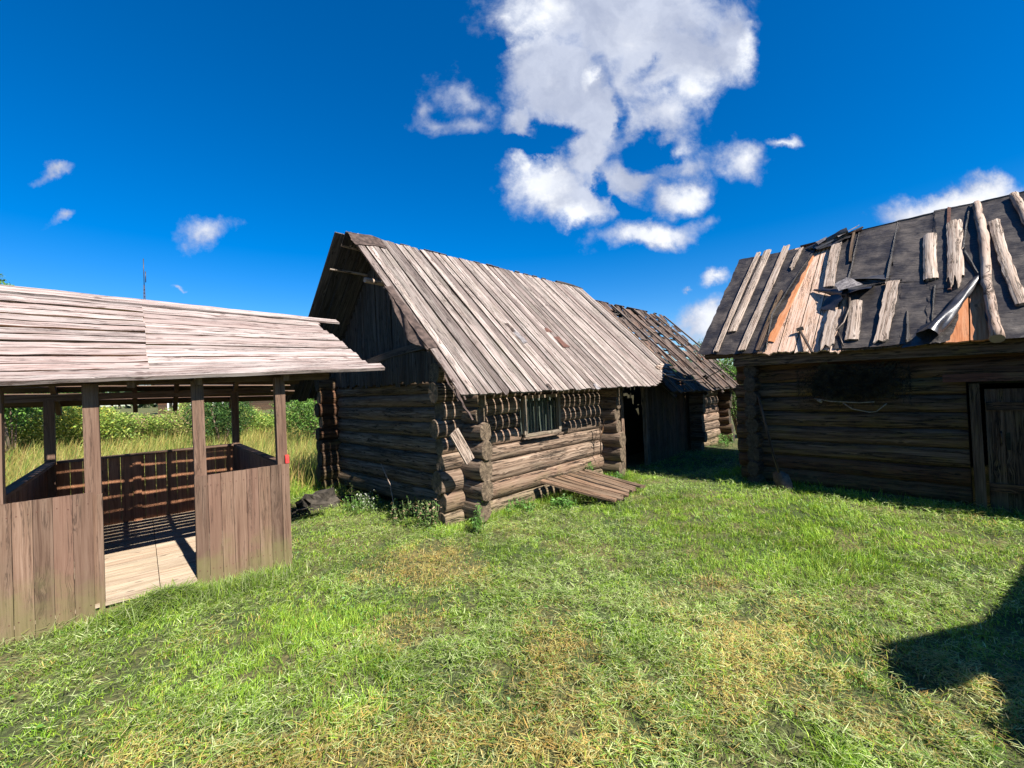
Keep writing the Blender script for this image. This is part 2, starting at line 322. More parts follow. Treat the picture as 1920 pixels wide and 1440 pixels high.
def endgrain(name, a, bcol, dark):
    m, t, b, o = newmat(name)
    uv = _n(t, 'ShaderNodeUVMap', uv_map='UVMap').outputs[0]
    rn = _n(t, 'ShaderNodeAttribute', attribute_name='rnd').outputs['Color']
    p = vmt(t, 'SUBTRACT', uv, (10, 10, 0)); nv = noise(t, vmt(t, 'MULTIPLY_ADD', rn, (9, 9, 9), p), 9, 3, .5)
    ln = mth(t, 'MULTIPLY_ADD', nv, .03, vmt(t, 'LENGTH', p))
    ring = mth(t, 'SINE', mth(t, 'MULTIPLY', ln, 620))
    sp = _n(t, 'ShaderNodeSeparateXYZ'); t.links.new(p, sp.inputs[0])
    ang = mth(t, 'ARCTAN2', sp.outputs[1], sp.outputs[0])
    cbn = _n(t, 'ShaderNodeCombineXYZ'); t.links.new(mth(t, 'MULTIPLY', ang, 1.6), cbn.inputs[0]); t.links.new(mth(t, 'MULTIPLY', ln, 3.), cbn.inputs[1])
    cr_ = noise(t, vmt(t, 'MULTIPLY_ADD', rn, (31, 17, 5), cbn.outputs[0]), 2.2, 5, .7)
    ck = mrange(t, mth(t, 'ABSOLUTE', mth(t, 'SUBTRACT', cr_, .5)), .006, .03, 1, 0)
    col = mixc(t, mrange(t, ring, -1, 1, 0, .5), a, bcol)
    col = mixc(t, mrange(t, noise(t, vmt(t, 'MULTIPLY_ADD', rn, (3, 9, 9), p), 22, 5, .6), .35, .65), col, tuple(x * .6 for x in a))
    col = mixc(t, mth(t, 'MULTIPLY', ck, .9), col, dark)
    t.links.new(col, b.inputs['Base Color']); b.inputs['Roughness'].default_value = .9
    bp = _n(t, 'ShaderNodeBump'); bp.inputs['Strength'].default_value = .6; bp.inputs['Distance'].default_value = .006
    t.links.new(mth(t, 'SUBTRACT', mth(t, 'MULTIPLY', ring, .1), ck), bp.inputs['Height']); t.links.new(bp.outputs[0], b.inputs['Normal'])
    return m
def plain(name, ca, cb_, scale=8., rough=.8, detail=5, bump=.3, metal=0., spec=.25, bdist=.01):
    m, t, b, o = newmat(name); tcn = _n(t, 'ShaderNodeNewGeometry').outputs['Position']
    n = noise(t, tcn, scale, detail, .6)
    t.links.new(mixc(t, mrange(t, n, .32, .68), ca, cb_), b.inputs['Base Color'])
    b.inputs['Roughness'].default_value = rough; b.inputs['Metallic'].default_value = metal; b.inputs['Specular IOR Level'].default_value = spec
    bp = _n(t, 'ShaderNodeBump'); bp.inputs['Strength'].default_value = bump; bp.inputs['Distance'].default_value = bdist
    t.links.new(noise(t, tcn, scale * 3, 5, .6), bp.inputs['Height']); t.links.new(bp.outputs[0], b.inputs['Normal'])
    return m
def leafy(name, colattr=True, ca=(.05, .1, .02), cb_=(.09, .15, .03), trans=.3, scale=3.):
    m, t, b, o = newmat(name)
    geo = _n(t, 'ShaderNodeNewGeometry').outputs['Position']
    if colattr: col = _n(t, 'ShaderNodeAttribute', attribute_name='Col').outputs['Color']
    else: col = mixc(t, mrange(t, noise(t, geo, scale, 4, .6), .35, .65), ca, cb_)
    b.inputs['Roughness'].default_value = .55; b.inputs['Specular IOR Level'].default_value = .35
    t.links.new(col, b.inputs['Base Color'])
    tr = _n(t, 'ShaderNodeBsdfTranslucent'); t.links.new(col, tr.inputs[0])
    ms = _n(t, 'ShaderNodeMixShader'); ms.inputs[0].default_value = trans
    t.links.new(b.outputs[0], ms.inputs[1]); t.links.new(tr.outputs[0], ms.inputs[2]); t.links.new(ms.outputs[0], o.inputs[0])
    return m
M_ROOF = wood('cabin roof boards', (.085, .055, .045), (.22, .18, .162), (.37, .33, .305), tint=(.14, .125, .095), tintamt=.45, k=.9, var=.75, warm=(.15, .11, .10), warmamt=.55, crack=1.)
M_GROOF = wood('gazebo roof boards', (.16, .09, .075), (.33, .27, .255), (.46, .415, .39), tint=(.25, .18, .155), tintamt=.5, var=.32, warm=(.30, .21, .19), warmamt=.4, crack=1., bump=.5, k=.88)
M_GPANEL = wood('brown stained planks', (.075, .040, .026), (.145, .088, .060), (.21, .138, .10), tint=(.12, .085, .055), tintamt=.4, var=.6, warm=(.16, .085, .062), warmamt=.45, crack=.6, bump=.35, sc=.8, knot=.45, k=.86, stain=.6)
M_GBACK = wood('inner stained planks', (.13, .055, .03), (.25, .115, .06), (.34, .17, .095), tint=(.2, .085, .04), tintamt=.4, var=.3, crack=.3, bump=.25, k=1.15)
M_GFLOOR = wood('bleached floor planks', (.18, .12, .08), (.33, .26, .19), (.44, .37, .29), tint=(.36, .30, .20), tintamt=.4, var=.2, crack=.4, bump=.3, k=1.05)
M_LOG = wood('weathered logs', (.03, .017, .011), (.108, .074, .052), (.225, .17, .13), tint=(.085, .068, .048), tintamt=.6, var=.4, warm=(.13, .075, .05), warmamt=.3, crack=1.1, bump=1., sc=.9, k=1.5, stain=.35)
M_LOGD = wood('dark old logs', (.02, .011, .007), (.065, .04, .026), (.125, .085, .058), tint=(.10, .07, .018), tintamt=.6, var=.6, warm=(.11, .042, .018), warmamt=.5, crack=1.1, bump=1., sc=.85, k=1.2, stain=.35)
M_END = endgrain('log end grain', (.13, .095, .062), (.21, .155, .105), (.012, .008, .005))
M_ENDD = endgrain('dark log end grain', (.06, .045, .03), (.09, .07, .05), (.01, .007, .005))
M_GABLE = wood('grey gable boards', (.022, .018, .016), (.075, .066, .06), (.14, .125, .118), tint=(.09, .07, .05), tintamt=.3, var=.5, crack=1., warmamt=.1)
M_SLAB = wood('silvery slabs', k=1.15, dark=(.11, .07, .05), mid=(.28, .22, .18), light=(.40, .34, .29), tint=(.28, .2, .15), tintamt=.5, var=.25, crack=1., bump=1., warmamt=.15, warm=(.35, .2, .14))
M_SLABEND = endgrain('slab end', (.3, .24, .2), (.4, .33, .28), (.05, .03, .02))
M_ORANGE = wood('fresh orange sheathing', (.26, .085, .03), (.40, .155, .065), (.46, .22, .11), tint=(.44, .27, .18), tintamt=.5, var=.15, crack=.4, bump=.2, warmamt=.05, k=1.1)
M_PINK = wood('bleached sheathing', (.16, .085, .055), (.38, .27, .21), (.48, .39, .33), tint=(.42, .25, .15), tintamt=.5, var=.3, crack=1., bump=.7, warmamt=.3, warm=(.5, .28, .18), k=1.2)
M_SHED = wood('rotten shingles', (.035, .024, .018), (.11, .08, .066), (.20, .16, .14), tint=(.12, .06, .035), tintamt=.5, var=.5, crack=1., bump=1.)
M_DARK = plain('dark chinking and light block', (.012, .010, .006), (.035, .032, .014), 20)  # mossy dark tone, also worn by the slabs added to block light
M_RUST = plain('rusty strip', (.05, .022, .015), (.11, .05, .035), 30, .8)
def tar_mat(name, ca, cb_, rough, spec, bump):
    m, t, b, o = newmat(name); uv = _n(t, 'ShaderNodeUVMap', uv_map='UVMap').outputs[0]
    pos = _n(t, 'ShaderNodeNewGeometry').outputs['Position']
    n = noise(t, pos, 3.5, 6, .65); n2 = mth(t, 'ADD', noise(t, vmt(t, 'MULTIPLY', uv, (4, 30, 1)), 1., 4, .6, .8), mth(t, 'MULTIPLY', noise(t, uv, 3., 1, .4, 1.), .8))
    col = mixc(t, mrange(t, n, .4, .68), ca, cb_); col = mixc(t, mrange(t, noise(t, pos, 55, 3, .7), .62, .8, 0, .5), col, (.2, .18, .16))
    t.links.new(col, b.inputs['Base Color']); _s(t, b.inputs['Roughness'], mrange(t, n, .3, .7, rough - .12, rough + .12)); b.inputs['Specular IOR Level'].default_value = spec
    bp = _n(t, 'ShaderNodeBump'); bp.inputs['Strength'].default_value = bump; bp.inputs['Distance'].default_value = .03
    t.links.new(n2, bp.inputs['Height']); t.links.new(bp.outputs[0], b.inputs['Normal']); return m
M_TAR = tar_mat('tar paper', (.02, .0165, .015), (.06, .048, .04), .52, .45, .7)
M_TARG = tar_mat('shiny tar film', (.018, .017, .018), (.035, .033, .034), .36, .6, .07)
M_FELT = plain('brown roofing felt', (.025, .017, .014), (.08, .055, .045), 14, .9, bump=.8)
M_TATTER = plain('grey plastic tatters', (.07, .06, .06), (.22, .20, .19), 25, .45, bump=.4)
M_STONE = plain('dark stone', (.018, .015, .012), (.06, .05, .04), 9, .9, bump=.8, bdist=.02)
M_MOSS = plain('shaggy dark moss', (.012, .009, .005), (.055, .042, .022), 12, .95, bump=.8)
M_FRAME = wood('grey window frame', (.10, .075, .055), (.22, .175, .135), (.33, .28, .23), tintamt=.3, var=.2, crack=.6)
M_CURT = plain('faded cloth strips', (.12, .13, .11), (.2, .21, .18), 8, .9)
M_METAL = plain('dull steel', (.05, .042, .036), (.10, .075, .06), 20, .5, metal=.7)
M_RED = plain('red tag', (.55, .03, .03), (.65, .05, .04), 20, .5)
M_CORD = plain('pale cord', (.14, .11, .08), (.26, .21, .15), 30, .8)
M_GLASS, _t, _b, _o = newmat('old window glass')
_b.inputs['Base Color'].default_value = (.02, .025, .022, 1); _b.inputs['Roughness'].default_value = .08; _b.inputs['Specular IOR Level'].default_value = .5
_tr = _n(_t, 'ShaderNodeBsdfTransparent'); _tr.inputs[0].default_value = (.8, .86, .82, 1); _ms = _n(_t, 'ShaderNodeMixShader'); _ms.inputs[0].default_value = .62
_t.links.new(_b.outputs[0], _ms.inputs[1]); _t.links.new(_tr.outputs[0], _ms.inputs[2]); _t.links.new(_ms.outputs[0], _o.inputs[0])
M_GRASS = leafy('grass blades', trans=.42)
M_LEAF = leafy('leaves', trans=.3)
M_SHEDB = wood('shed battens', (.06, .04, .03), (.17, .13, .11), (.27, .22, .19), var=.3)
M_RAMP = wood('ramp planks', (.08, .045, .025), (.19, .125, .08), (.29, .22, .16), tint=(.2, .12, .06), tintamt=.5, var=.35, crack=1., bump=.8)

# ---------------------------------------------------------------- ground sheet
def ground_mesh():
    n = 260; q = np.linspace(-1, 1, n); c = np.sign(q) * (np.abs(q) * 16 + np.abs(q) ** 6 * 500)
    X, Y = np.meshgrid(c, c + 4, indexing='ij'); Zz = gh(X, Y)
    me = bpy.data.meshes.new('ground'); V = np.stack([X, Y, Zz], -1).reshape(-1, 3).astype(np.float32)
    i = np.arange(n - 1); I, J = np.meshgrid(i, i, indexing='ij'); a = I * n + J
    F = np.stack([a, a + n, a + n + 1, a + 1], -1).reshape(-1, 4)
    me.vertices.add(len(V)); me.vertices.foreach_set('co', V.ravel()); me.loops.add(F.size); me.loops.foreach_set('vertex_index', F.ravel().astype(np.int32))
    me.polygons.add(len(F)); me.polygons.foreach_set('loop_start', (np.arange(len(F)) * 4).astype(np.int32)); me.polygons.foreach_set('loop_total', np.full(len(F), 4, np.int32))
    me.polygons.foreach_set('use_smooth', np.ones(len(F), bool)); me.update(calc_edges=True); return me
m, t, b, o = newmat('turf and thatch'); pos = _n(t, 'ShaderNodeNewGeometry').outputs['Position']
c1 = mixc(t, mrange(t, noise(t, pos, 1.3, 5, .6), .38, .66), (.055, .08, .022), (.17, .14, .055))
c1 = mixc(t, mrange(t, noise(t, pos, 40, 4, .6), .35, .7), c1, (.03, .035, .014))
t.links.new(c1, b.inputs['Base Color']); b.inputs['Roughness'].default_value = .95
bp = _n(t, 'ShaderNodeBump'); bp.inputs['Strength'].default_value = 1; bp.inputs['Distance'].default_value = .02; t.links.new(noise(t, pos, 60, 4, .7), bp.inputs['Height']); t.links.new(bp.outputs[0], b.inputs['Normal'])
g = bpy.data.objects.new('ground', ground_mesh()); C.collection.objects.link(g); g.data.materials.append(m); g['kind'] = 'structure'

def tube(mb, pts, r, nr=6, rnd=None, mat=0):
    pts = [Vector(p) for p in pts]; rnd = rnd or rr(); rings = []; n = len(pts); acc = 0
    for i, p in enumerate(pts):
        d = (pts[min(i + 1, n - 1)] - pts[max(i - 1, 0)]).normalized(); ref = Z if abs(d.z) < .9 else Vector((1, 0, 0))
        s = d.cross(ref).normalized(); u = s.cross(d); rad = r[i] if isinstance(r, (list, tuple)) else r
        rings.append(mb.base([p + s * math.cos(6.2832 * j / nr) * rad + u * math.sin(6.2832 * j / nr) * rad for j in range(nr)]))
    for i in range(n - 1):
        L = (pts[i + 1] - pts[i]).length
        for j in range(nr):
            k = (j + 1) % nr
            mb.face([rings[i] + j, rings[i] + k, rings[i + 1] + k, rings[i + 1] + j], [(acc, j * .01), (acc, j * .01 + .01), (acc + L, j * .01 + .01), (acc + L, j * .01)], rnd, mat, True)
        acc += L
    mb.face([rings[0] + j for j in range(nr)][::-1], [(0, 0)] * nr, rnd, mat); mb.face([rings[-1] + j for j in range(nr)], [(0, 0)] * nr, rnd, mat)
def slab_box(mb, k, u0, u1, v0, v1, z0, z1):
    pts = [fw(k, u, v, z) for z in (z0, z1) for v in (v0, v1) for u in (u0, u1)]; b = mb.base(pts); r = rr()
    for q in ((0, 2, 3, 1), (4, 5, 7, 6), (0, 1, 5, 4), (2, 6, 7, 3), (0, 4, 6, 2), (1, 3, 7, 5)): mb.face([b + i for i in q], [(0, 0), (1, 0), (1, 1), (0, 1)], r, 0)

def logwall(k, along, fixed, seams, a0, a1, gaps=(), ext=.04, off=.0, flat=.74, end_j=.05, rk=1.10):
    """stacked logs between the seam heights; gaps = (a_lo, a_hi, z_lo, z_hi) openings"""
    mb = MB()
    for i in range(len(seams) - 1):
        z0, z1 = seams[i], seams[i + 1]; zc = (z0 + z1) / 2; r = (z1 - z0) / 2 * rk; spans = [(a0, a1, 1, 1)]
        for lo, hi, zl, zh in gaps:
            if zl < zc < zh:
                ns_ = []
                for s0, s1, e0, e1 in spans:
                    if lo > s0 and hi < s1: ns_ += [(s0, lo, e0, 0), (hi, s1, 0, e1)]
                    elif lo > s0 and hi >= s1: ns_ += [(s0, lo, e0, 0)]
                    else: ns_.append((s0, s1, e0, e1))
                spans = ns_
        for s0, s1, e0, e1 in spans:
            if s1 - s0 < .1: continue
            s0 -= random.uniform(-end_j, end_j) * e0; s1 += random.uniform(-end_j, end_j) * e1
            p = lambda a: fw(k, a, fixed + off, zc) if along == 'u' else fw(k, fixed + off, a, zc)
            tp = random.uniform(-.006, .006)
            log(mb, p(s0) + Z * tp, p(s1) - Z * tp, r * random.uniform(.98, 1.05), r * random.uniform(.96, 1.04), nr=16, ns=max(4, int((s1 - s0) / .2)), bow=random.uniform(0, .012), irr=.055, flat=flat, knots=5)
    return mb

# ================================================================ log cabin
CU, CV = ax('c')
cab = thing('log_cabin', 'log cabin with steep grey plank roof and one little window, in the middle', 'cabin', fw('c', 0, 0, 0))
fs = [-.06, .16, .41, .656, .856, 1.06, 1.27, 1.49, 1.72, 1.95]
build('front_wall', logwall('c', 'u', .09, fs, -.31, 3.6, gaps=[(1.08, 1.90, .93, 1.49)]), [M_LOG, M_END], cab)
gs = [.04, .296, .532, .783, .995, 1.213, 1.406, 1.593, 1.80]
build('gable_wall', logwall('c', 'v', .09, gs, -.30, 3.93), [M_LOG, M_END], cab)
build('far_wall', logwall('c', 'v', 3.23, gs, -.32, 3.93, end_j=.07), [M_LOG, M_END], cab)
build('rear_wall', logwall('c', 'u', 3.54, fs, -.3, 3.6), [M_LOGD, M_ENDD], cab)
mb = MB()
for u0, u1, z0, z1 in ((.12, 3.2, 0, .93), (.12, 1.08, .93, 1.49), (1.9, 3.2, .93, 1.49), (.12, 3.2, 1.49, 1.93)): slab_box(mb, 'c', u0, u1, .085, .115, z0, z1)
slab_box(mb, 'c', .075, .105, .12, 3.5, 0, 1.8); slab_box(mb, 'c', 3.21, 3.24, .12, 3.5, 0, 1.8); slab_box(mb, 'c', .12, 3.2, 3.52, 3.55, 0, 1.9)
build('chinking_light_block', mb, M_DARK, cab)  # dark slabs added behind the logs to block light, shown as moss in the seams
# window
mb = MB()
for a, c_, w, t_ in (((1.07, 1.485), (1.92, 1.485), .045, .04), ((1.09, .945), (1.91, .945), .045, .04)): beam(mb, fw('c', a[0], -.035, a[1]), fw('c', c_[0], -.035, c_[1]), t_, w)
for u in (1.10, 1.885): beam(mb, fw('c', u, -.035, .96), fw('c', u, -.035, 1.46), .06, .05, up_=CV)
wf = build('window', mb, M_FRAME, cab)
for u in (1.36, 1.66):
    mb = MB(); beam(mb, fw('c', u, -.01, .97), fw('c', u, -.01, 1.46), .012, .015, up_=CV); build('glazing_bar', mb, M_FRAME, wf)
mb = MB(); b0 = mb.base([fw('c', 1.1, 0, .95), fw('c', 1.88, 0, .95), fw('c', 1.88, 0, 1.47), fw('c', 1.1, 0, 1.47)]); mb.face([b0, b0 + 1, b0 + 2, b0 + 3], [(0, 0)] * 4, rr())
build('pane', mb, M_GLASS, wf)
mb = MB()
for i in range(9):
    u = 1.11 + i * .087; sheet(mb, fw('c', u, .07, .96), fw('c', u + random.uniform(.07, .087), .07, .96), fw('c', u + .086, .07, 1.46), fw('c', u, .07, 1.46), 6, 3, -CV, .018, .0)
build('curtain', mb, M_CURT, wf)
mb = MB(); beam(mb, fw('c', 1.04, -.05, .905), fw('c', 1.94, -.05, .905), .04, .025); build('window_sill', mb, M_LOG, wf)

# gable cladding
def zroof(v): return 1.58 + (min(v, 3.63 - v) + .57) * .9967
mb = MB(); v = 0.02
while v < 3.6:
    w = random.uniform(.075, .13); vc = v + w / 2; zt = zroof(vc) - .07 - w / 2; zb = 1.76 + random.uniform(-.03, .03) if vc > 2.25 else 1.98
    if zt - zb > .06: board(mb, fw('c', -.005, vc, zb), Z, CV, -CU, zt - zb, w * .93, .022, ns=4, rnd=rr(), bow=random.uniform(-.01, .015), rag0=.02)
    v += w
v = 0.
while v < 2.4:
    w = random.uniform(.07, .12); vc = v + w / 2; zb = 1.735 + random.uniform(-.03, .02); zt = min(2.18 - .05 * abs(vc - 1.2), zroof(vc) - .12)
    if zt > zb + .05: board(mb, fw('c', -.035, vc, zb), Z, CV, -CU, zt - zb, w * .92, .022, ns=3, rag0=.02)
    v += w
gb = build('gable_boards', mb, M_GABLE, cab)
mb = MB(); board(mb, fw('c', -.07, .55, 2.235), (fw('c', -.07, 2.33, 2.09) - fw('c', -.07, .55, 2.235)).normalized(), Vector((0, 0, 1)), -CU, 1.8, .10, .022, ns=10, bow=-.02, side=.03)
build('cross_board', mb, M_GABLE, cab)

# roof frame of reference: s runs up the slope
SV = Vector((CV.x * 2.385, CV.y * 2.385, 2.377)); CSL = SV.length; SV.normalize(); CN = CU.cross(SV).normalized()
def rc(u, s, h=0.): return fw('c', u, -.57, 1.58) + SV * s + CN * h
SVr = Vector((-CV.x * 2.385, -CV.y * 2.385, 2.377)).normalized(); CNr = SVr.cross(CU).normalized()
def rcr(u, s, h=0.): return fw('c', u, 4.20, 1.58) + SVr * s + CNr * h
mb = MB(); u = -.50
while u < 5.2:
    w = random.uniform(.122, .158); uc = u + w / 2; s0 = random.uniform(-.05, -.022) + max(0, (uc - 4.05) * .37); top = CSL + random.uniform(-.01, .03) - max(0, uc - 4.6) * .02
    if random.random() < .1 and uc < 4: s0 -= random.uniform(.01, .035)
    old = .02 < uc < .30
    h = .0 + (len(mb.f) % 2) * .004 + random.uniform(0, .006)
    lean = random.uniform(-.004, .004)
    D = (SV + CU * lean).normalized(); Wd = (CU - SV * lean).normalized()
    board(mb, rc(uc, s0, h), D, Wd, CN, top - s0, w - random.uniform(.012, .024), .022, ns=14, nc=3, rnd=(random.random(), random.random() if not old else .05, .9 if random.random() < .25 else random.random() * .5),
          bow=random.uniform(-.008, .012), wj=.035, rag0=.006 if not old else .05, rag1=.015, cup=random.uniform(-.004, .006), side=.006, smat=1)
    u += w
roof = build('front_roof_slope', mb, [M_ROOF, M_LOGD], cab)
mb = MB(); u = -.67
while u < 5.15:
    w = random.uniform(.13, .17); uc = u + w / 2
    board(mb, rcr(uc, random.uniform(-.06, .03), .0), SVr, CU, CNr, CSL + .02, w - (.008 if uc < .0 else .003) , .022, ns=8, nc=1, bow=random.uniform(-.006, .01)); u += w
rroof = build('rear_roof_slope', mb, M_GABLE, cab)
mb = MB()
for s in (.84, 1.6, 2.4, 3.18): log(mb, rc(-.40, s, -.052), rc(4.95, s, -.052), .042, .05, nr=9, ns=12, bow=.015)
for s in (.30, 1.35, 2.35): log(mb, rcr(.08, s, -.052), rcr(4.95, s, -.052), .042, .05, nr=9, ns=12, bow=.015)
for u in (.5, 1.7, 2.9):
    log(mb, rc(u, .2, -.13), rc(u, 3.3, -.13), .04, .035, nr=8, ns=8); log(mb, rcr(u, .2, -.13), rcr(u, 3.3, -.13), .04, .035, nr=8, ns=8)
build('purlin_frame', mb, [M_LOG, M_END], cab)
for a, c_, r in ((fw('c', -.47, 1.40, 3.20), fw('c', .1, 1.40, 3.20), .038), (fw('c', -.52, 1.98, 3.83), fw('c', .05, 1.98, 3.83), .03), (fw('c', -.58, 2.25, 3.52), fw('c', .05, 2.25, 3.52), .02)):
    mb = MB(); log(mb, a, c_, r, r * 1.1, nr=9, ns=4); build('purlin_end', mb, [M_SLAB, M_SLABEND], cab)
for du, dh, L in ((4.35, .03, .98), (4.75, -.03, .75)):
    mb = MB(); log(mb, rc(du, CSL + .01, dh), rc(du + L, CSL - .02, dh - .01), .028, .022, nr=7, ns=6, bow=.02); build('ridge_pole', mb, [M_GABLE, M_ENDD], cab)
mb = MB(); sheet(mb, rc(-.52, 3.0, .035), rc(.02, 3.12, .035), rc(.0, 3.37, .035), rc(-.55, 3.37, .035), 14, 10, CN, .02, .03)
build('felt_patch', mb, M_FELT, roof)
mb = MB(); sheet(mb, rc(-.515, .72, .034), rc(-.36, .75, .034), rc(-.42, 2.0, .034), rc(-.53, 1.95, .034), 5, 26, CN, .01, .015)
DN = (-Z * .9 - CU * .35).normalized()
def flp(s): return .02 + .17 * math.exp(-((s - 1.2) / .33) ** 2) + .03 * math.exp(-((s - 1.75) / .2) ** 2)
nn = 26; pts = []
for i in range(nn + 1):
    s = .70 + 1.28 * i / nn; d = flp(s) + random.uniform(-.006, .006)
    for j in range(5): pts.append(rc(-.518, s, .034) + DN * d * j / 4 - CU * .02 * math.sin(j * .9 + i * .6))
b0 = mb.base(pts)
for i in range(nn):
    for j in range(4): q = [b0 + i * 5 + j, b0 + i * 5 + j + 1, b0 + i * 5 + j + 6, b0 + i * 5 + j + 5]; mb.face(q, [(i * .05, j * .05)] * 4, (.5, .5, .5), 0, True)
build('hanging_felt', mb, M_FELT, roof)
mb = MB()
for i in range(5):
    s = random.uniform(-.02, .6); u0 = -.52 + random.uniform(-.02, .05); pp = [rc(u0, s, .03)]
    for k in range(5): pp.append(pp[-1] - SV * random.uniform(.03, .09) + CU * random.uniform(-.03, .03) - Z * random.uniform(0, .02))
    for k in range(5):
        w = CU * .018 + CN * .006; q = mb.base([pp[k] - w * .5, pp[k] + w * .5, pp[k + 1] + w * .4, pp[k + 1] - w * .5]); mb.face([q, q + 1, q + 2, q + 3], [(0, 0)] * 4, rr(), 0, True)
build('torn_strip', mb, M_FELT, roof)
for (u, s, w, l, mt) in ((2.21, 1.36, .07, .07, M_RUST), (2.28, 1.06, .10, .16, M_RUST), (1.28, 1.32, .05, .13, M_FELT), (1.31, 1.12, .07, .17, M_TATTER), (1.02, .02, .03, .05, M_FELT), (2.1, .0, .05, .06, M_TATTER)):
    mb = MB(); sheet(mb, rc(u - w, s - l, .034), rc(u + w, s - l * .8, .034), rc(u + w * .6, s + l, .034), rc(u - w * .8, s + l * .8, .034), 5, 6, CN, .012, .02); build('patch', mb, mt, roof)
mb = MB(); slab_box(mb, 'c', .2, 3.15, .2, 3.4, -.02, .03); build('floor', mb, M_DARK, cab)

# loose things at the cabin
mb = MB(); a = fw('c', -.40, -.33, 1.16); c_ = fw('c', -.20, -.36, .80)
board(mb, a, (c_ - a).normalized(), (CU * .85 + Z * .5).normalized(), -CV, .40, .13, .025, ns=3, rag1=.01, rag0=.01)
tag(build('loose_board', mb, M_SLAB, None, a), 'short pale board wedged between the log ends at the front corner of the cabin', 'board')
mb = MB(); a = fw('c', 2.84, -.14, 1.0)
tube(mb, [a, fw('c', 2.85, -.15, .78), fw('c', 2.86, -.13, .42)], [.014, .012, .008]); tube(mb, [fw('c', 2.85, -.15, .74), fw('c', 2.93, -.15, .86), fw('c', 2.99, -.14, 1.02)], [.011, .01, .008]); tube(mb, [fw('c', 2.86, -.14, .66), fw('c', 2.76, -.14, .74)], [.008, .005])
tag(build('forked_stick', mb, M_LOGD, None, a), 'thin forked dry stick hanging on the sunlit front wall of the cabin', 'stick')
mb = MB(); tube(mb, [fw('c', -.25, 1.55, .62), fw('c', -.32, 1.2, .38), fw('c', -.5, .75, .0)], [.006, .007, .007])
tag(build('leaning_stick', mb, M_SLAB, None, fw('c', -.5, .75, 0)), 'thin pale stick leaning in the weeds against the shaded side wall of the cabin', 'stick')
# ramp of planks
ramp_t = thing('wooden_ramp', 'low ramp of grey planks lying on the grass by the front wall of the cabin', 'wooden ramp', fw('c', 2., -.7, 0))
A_ = [(1.27, -.10, .27), (2.5, -.12, .24)]; B_ = [(1.50, -1.17, .07), (2.50, -1.05, .06)]
for i in range(8):
    mb = MB(); q = (i + .5) / 8; jl = random.uniform(-.06, .06)
    a = fw('c', A_[0][0] + (A_[1][0] - A_[0][0]) * q, -.11, .27 - .03 * q); c_ = fw('c', B_[0][0] + (B_[1][0] - B_[0][0]) * q + .05, -1.15 + .1 * q - jl, .075 + random.uniform(-.012, .015))
    D = (c_ - a).normalized(); Wd = (CU - D * CU.dot(D)).normalized(); Nn = D.cross(Wd); Nn = Nn if Nn.z > 0 else -Nn
    board(mb, a, D, Wd, Nn, (c_ - a).length, random.uniform(.10, .125), .028, ns=8, nc=2, bow=random.uniform(-.01, .01), rag1=.03, rag0=.02, cup=-.004)
    build('plank', mb, M_RAMP, ramp_t)
for q in (.22, .8):
    mb = MB(); y = -.1 - q * 1.0; z = .25 - q * .19 - .03; beam(mb, fw('c', 1.45 + q * .15, y, z), fw('c', 2.4, y, z - .01), .05, .05); build('cross_bar', mb, M_LOG, ramp_t)

# ================================================================ open shelter (gazebo)
GU, GV = ax('g')
gz = thing('open_shelter', 'open wooden shelter with waist-high plank sides and a pale board roof, beside the cabin', 'gazebo', fw('g', -1, 1.5, 0))
def vplanks(k, u0, u1, v, z0, z1, nrm, mat, name, parent, along='u', w=.1, t=.022, gap=.003, zj=.0, fixed=None, ztop=None, skip=None):
    mb = MB(); q = u0; U_, V_ = ax(k)
    while q < u1 - .02:
        ww = min(w * random.uniform(.93, 1.07), u1 - q); c_ = q + ww / 2
        p = fw(k, c_, v, z0 + random.uniform(-zj, zj)) if along == 'u' else fw(k, v, c_, z0)
        board(mb, p, Z, U_ if along == 'u' else V_, nrm, z1 - p.z + (ztop(c_) if ztop else 0), ww - gap, t, ns=5, nc=2, bow=random.uniform(-.003, .003), wj=.01)
        if along == 'u' and nrm == -GV:
            for zz_ in (z0 + .16, z1 - .09):
                for du_ in (-.28, .28):
                    n0 = fw(k, c_ + ww * du_, v, zz_ + random.uniform(-.012, .012)) + nrm * (t + .0015); b_ = mb.base([n0 + U_ * (.0045 * math.cos(a_)) + Z * (.0045 * math.sin(a_)) for a_ in (0, 1.05, 2.1, 3.14, 4.2, 5.24)]); mb.face([b_ + i_ for i_ in range(6)], [(0, 0)] * 6, (0, 0, 0), 1)
        q += ww
    return build(name, mb, [mat, M_RUST], parent)
vplanks('g', -1.88, -1.36, -.005, -.05, .952, -GV, M_GPANEL, 'front_panel', gz)
vplanks('g', -.745, -.005, -.005, .0, .974, -GV, M_GPANEL, 'front_panel', gz, w=.098, ztop=lambda u: (u + .37) * .018)
def post(u, v, z0, z1, s=.09, mat=None):
    mb = MB(); board(mb, fw('g', u, v - s / 2, z0), Z, GU, GV, z1 - z0, s, s, ns=8, nc=1, bow=random.uniform(-.008, .008), wj=.012, side=.004, rnd=(random.random(), .5, .7)); return build('post', mb, mat or M_GPANEL, gz)
post(-1.37, .052, -.05, 1.775); post(-.70, .052, 0, 1.79, .085); pc = post(-.055, .052, 0, 1.81, .085); post(-1.86, .052, -.05, 1.76)
post(-1.90, 2.89, 0, 1.70, .09); post(-.02, 2.89, 0, 1.75, .085)
mb = MB(); board(mb, fw('g', -1.345, -.0, .0), Z, GV, GU, .93, .055, .03, ns=3, nc=1); build('edge_batten', mb, M_GPANEL, gz)
mb = MB(); board(mb, fw('g', -.02, .045, .985), Z, GU, -GV, .075, .03, .075, ns=1, nc=1); build('red_tag', mb, M_RED, gz)
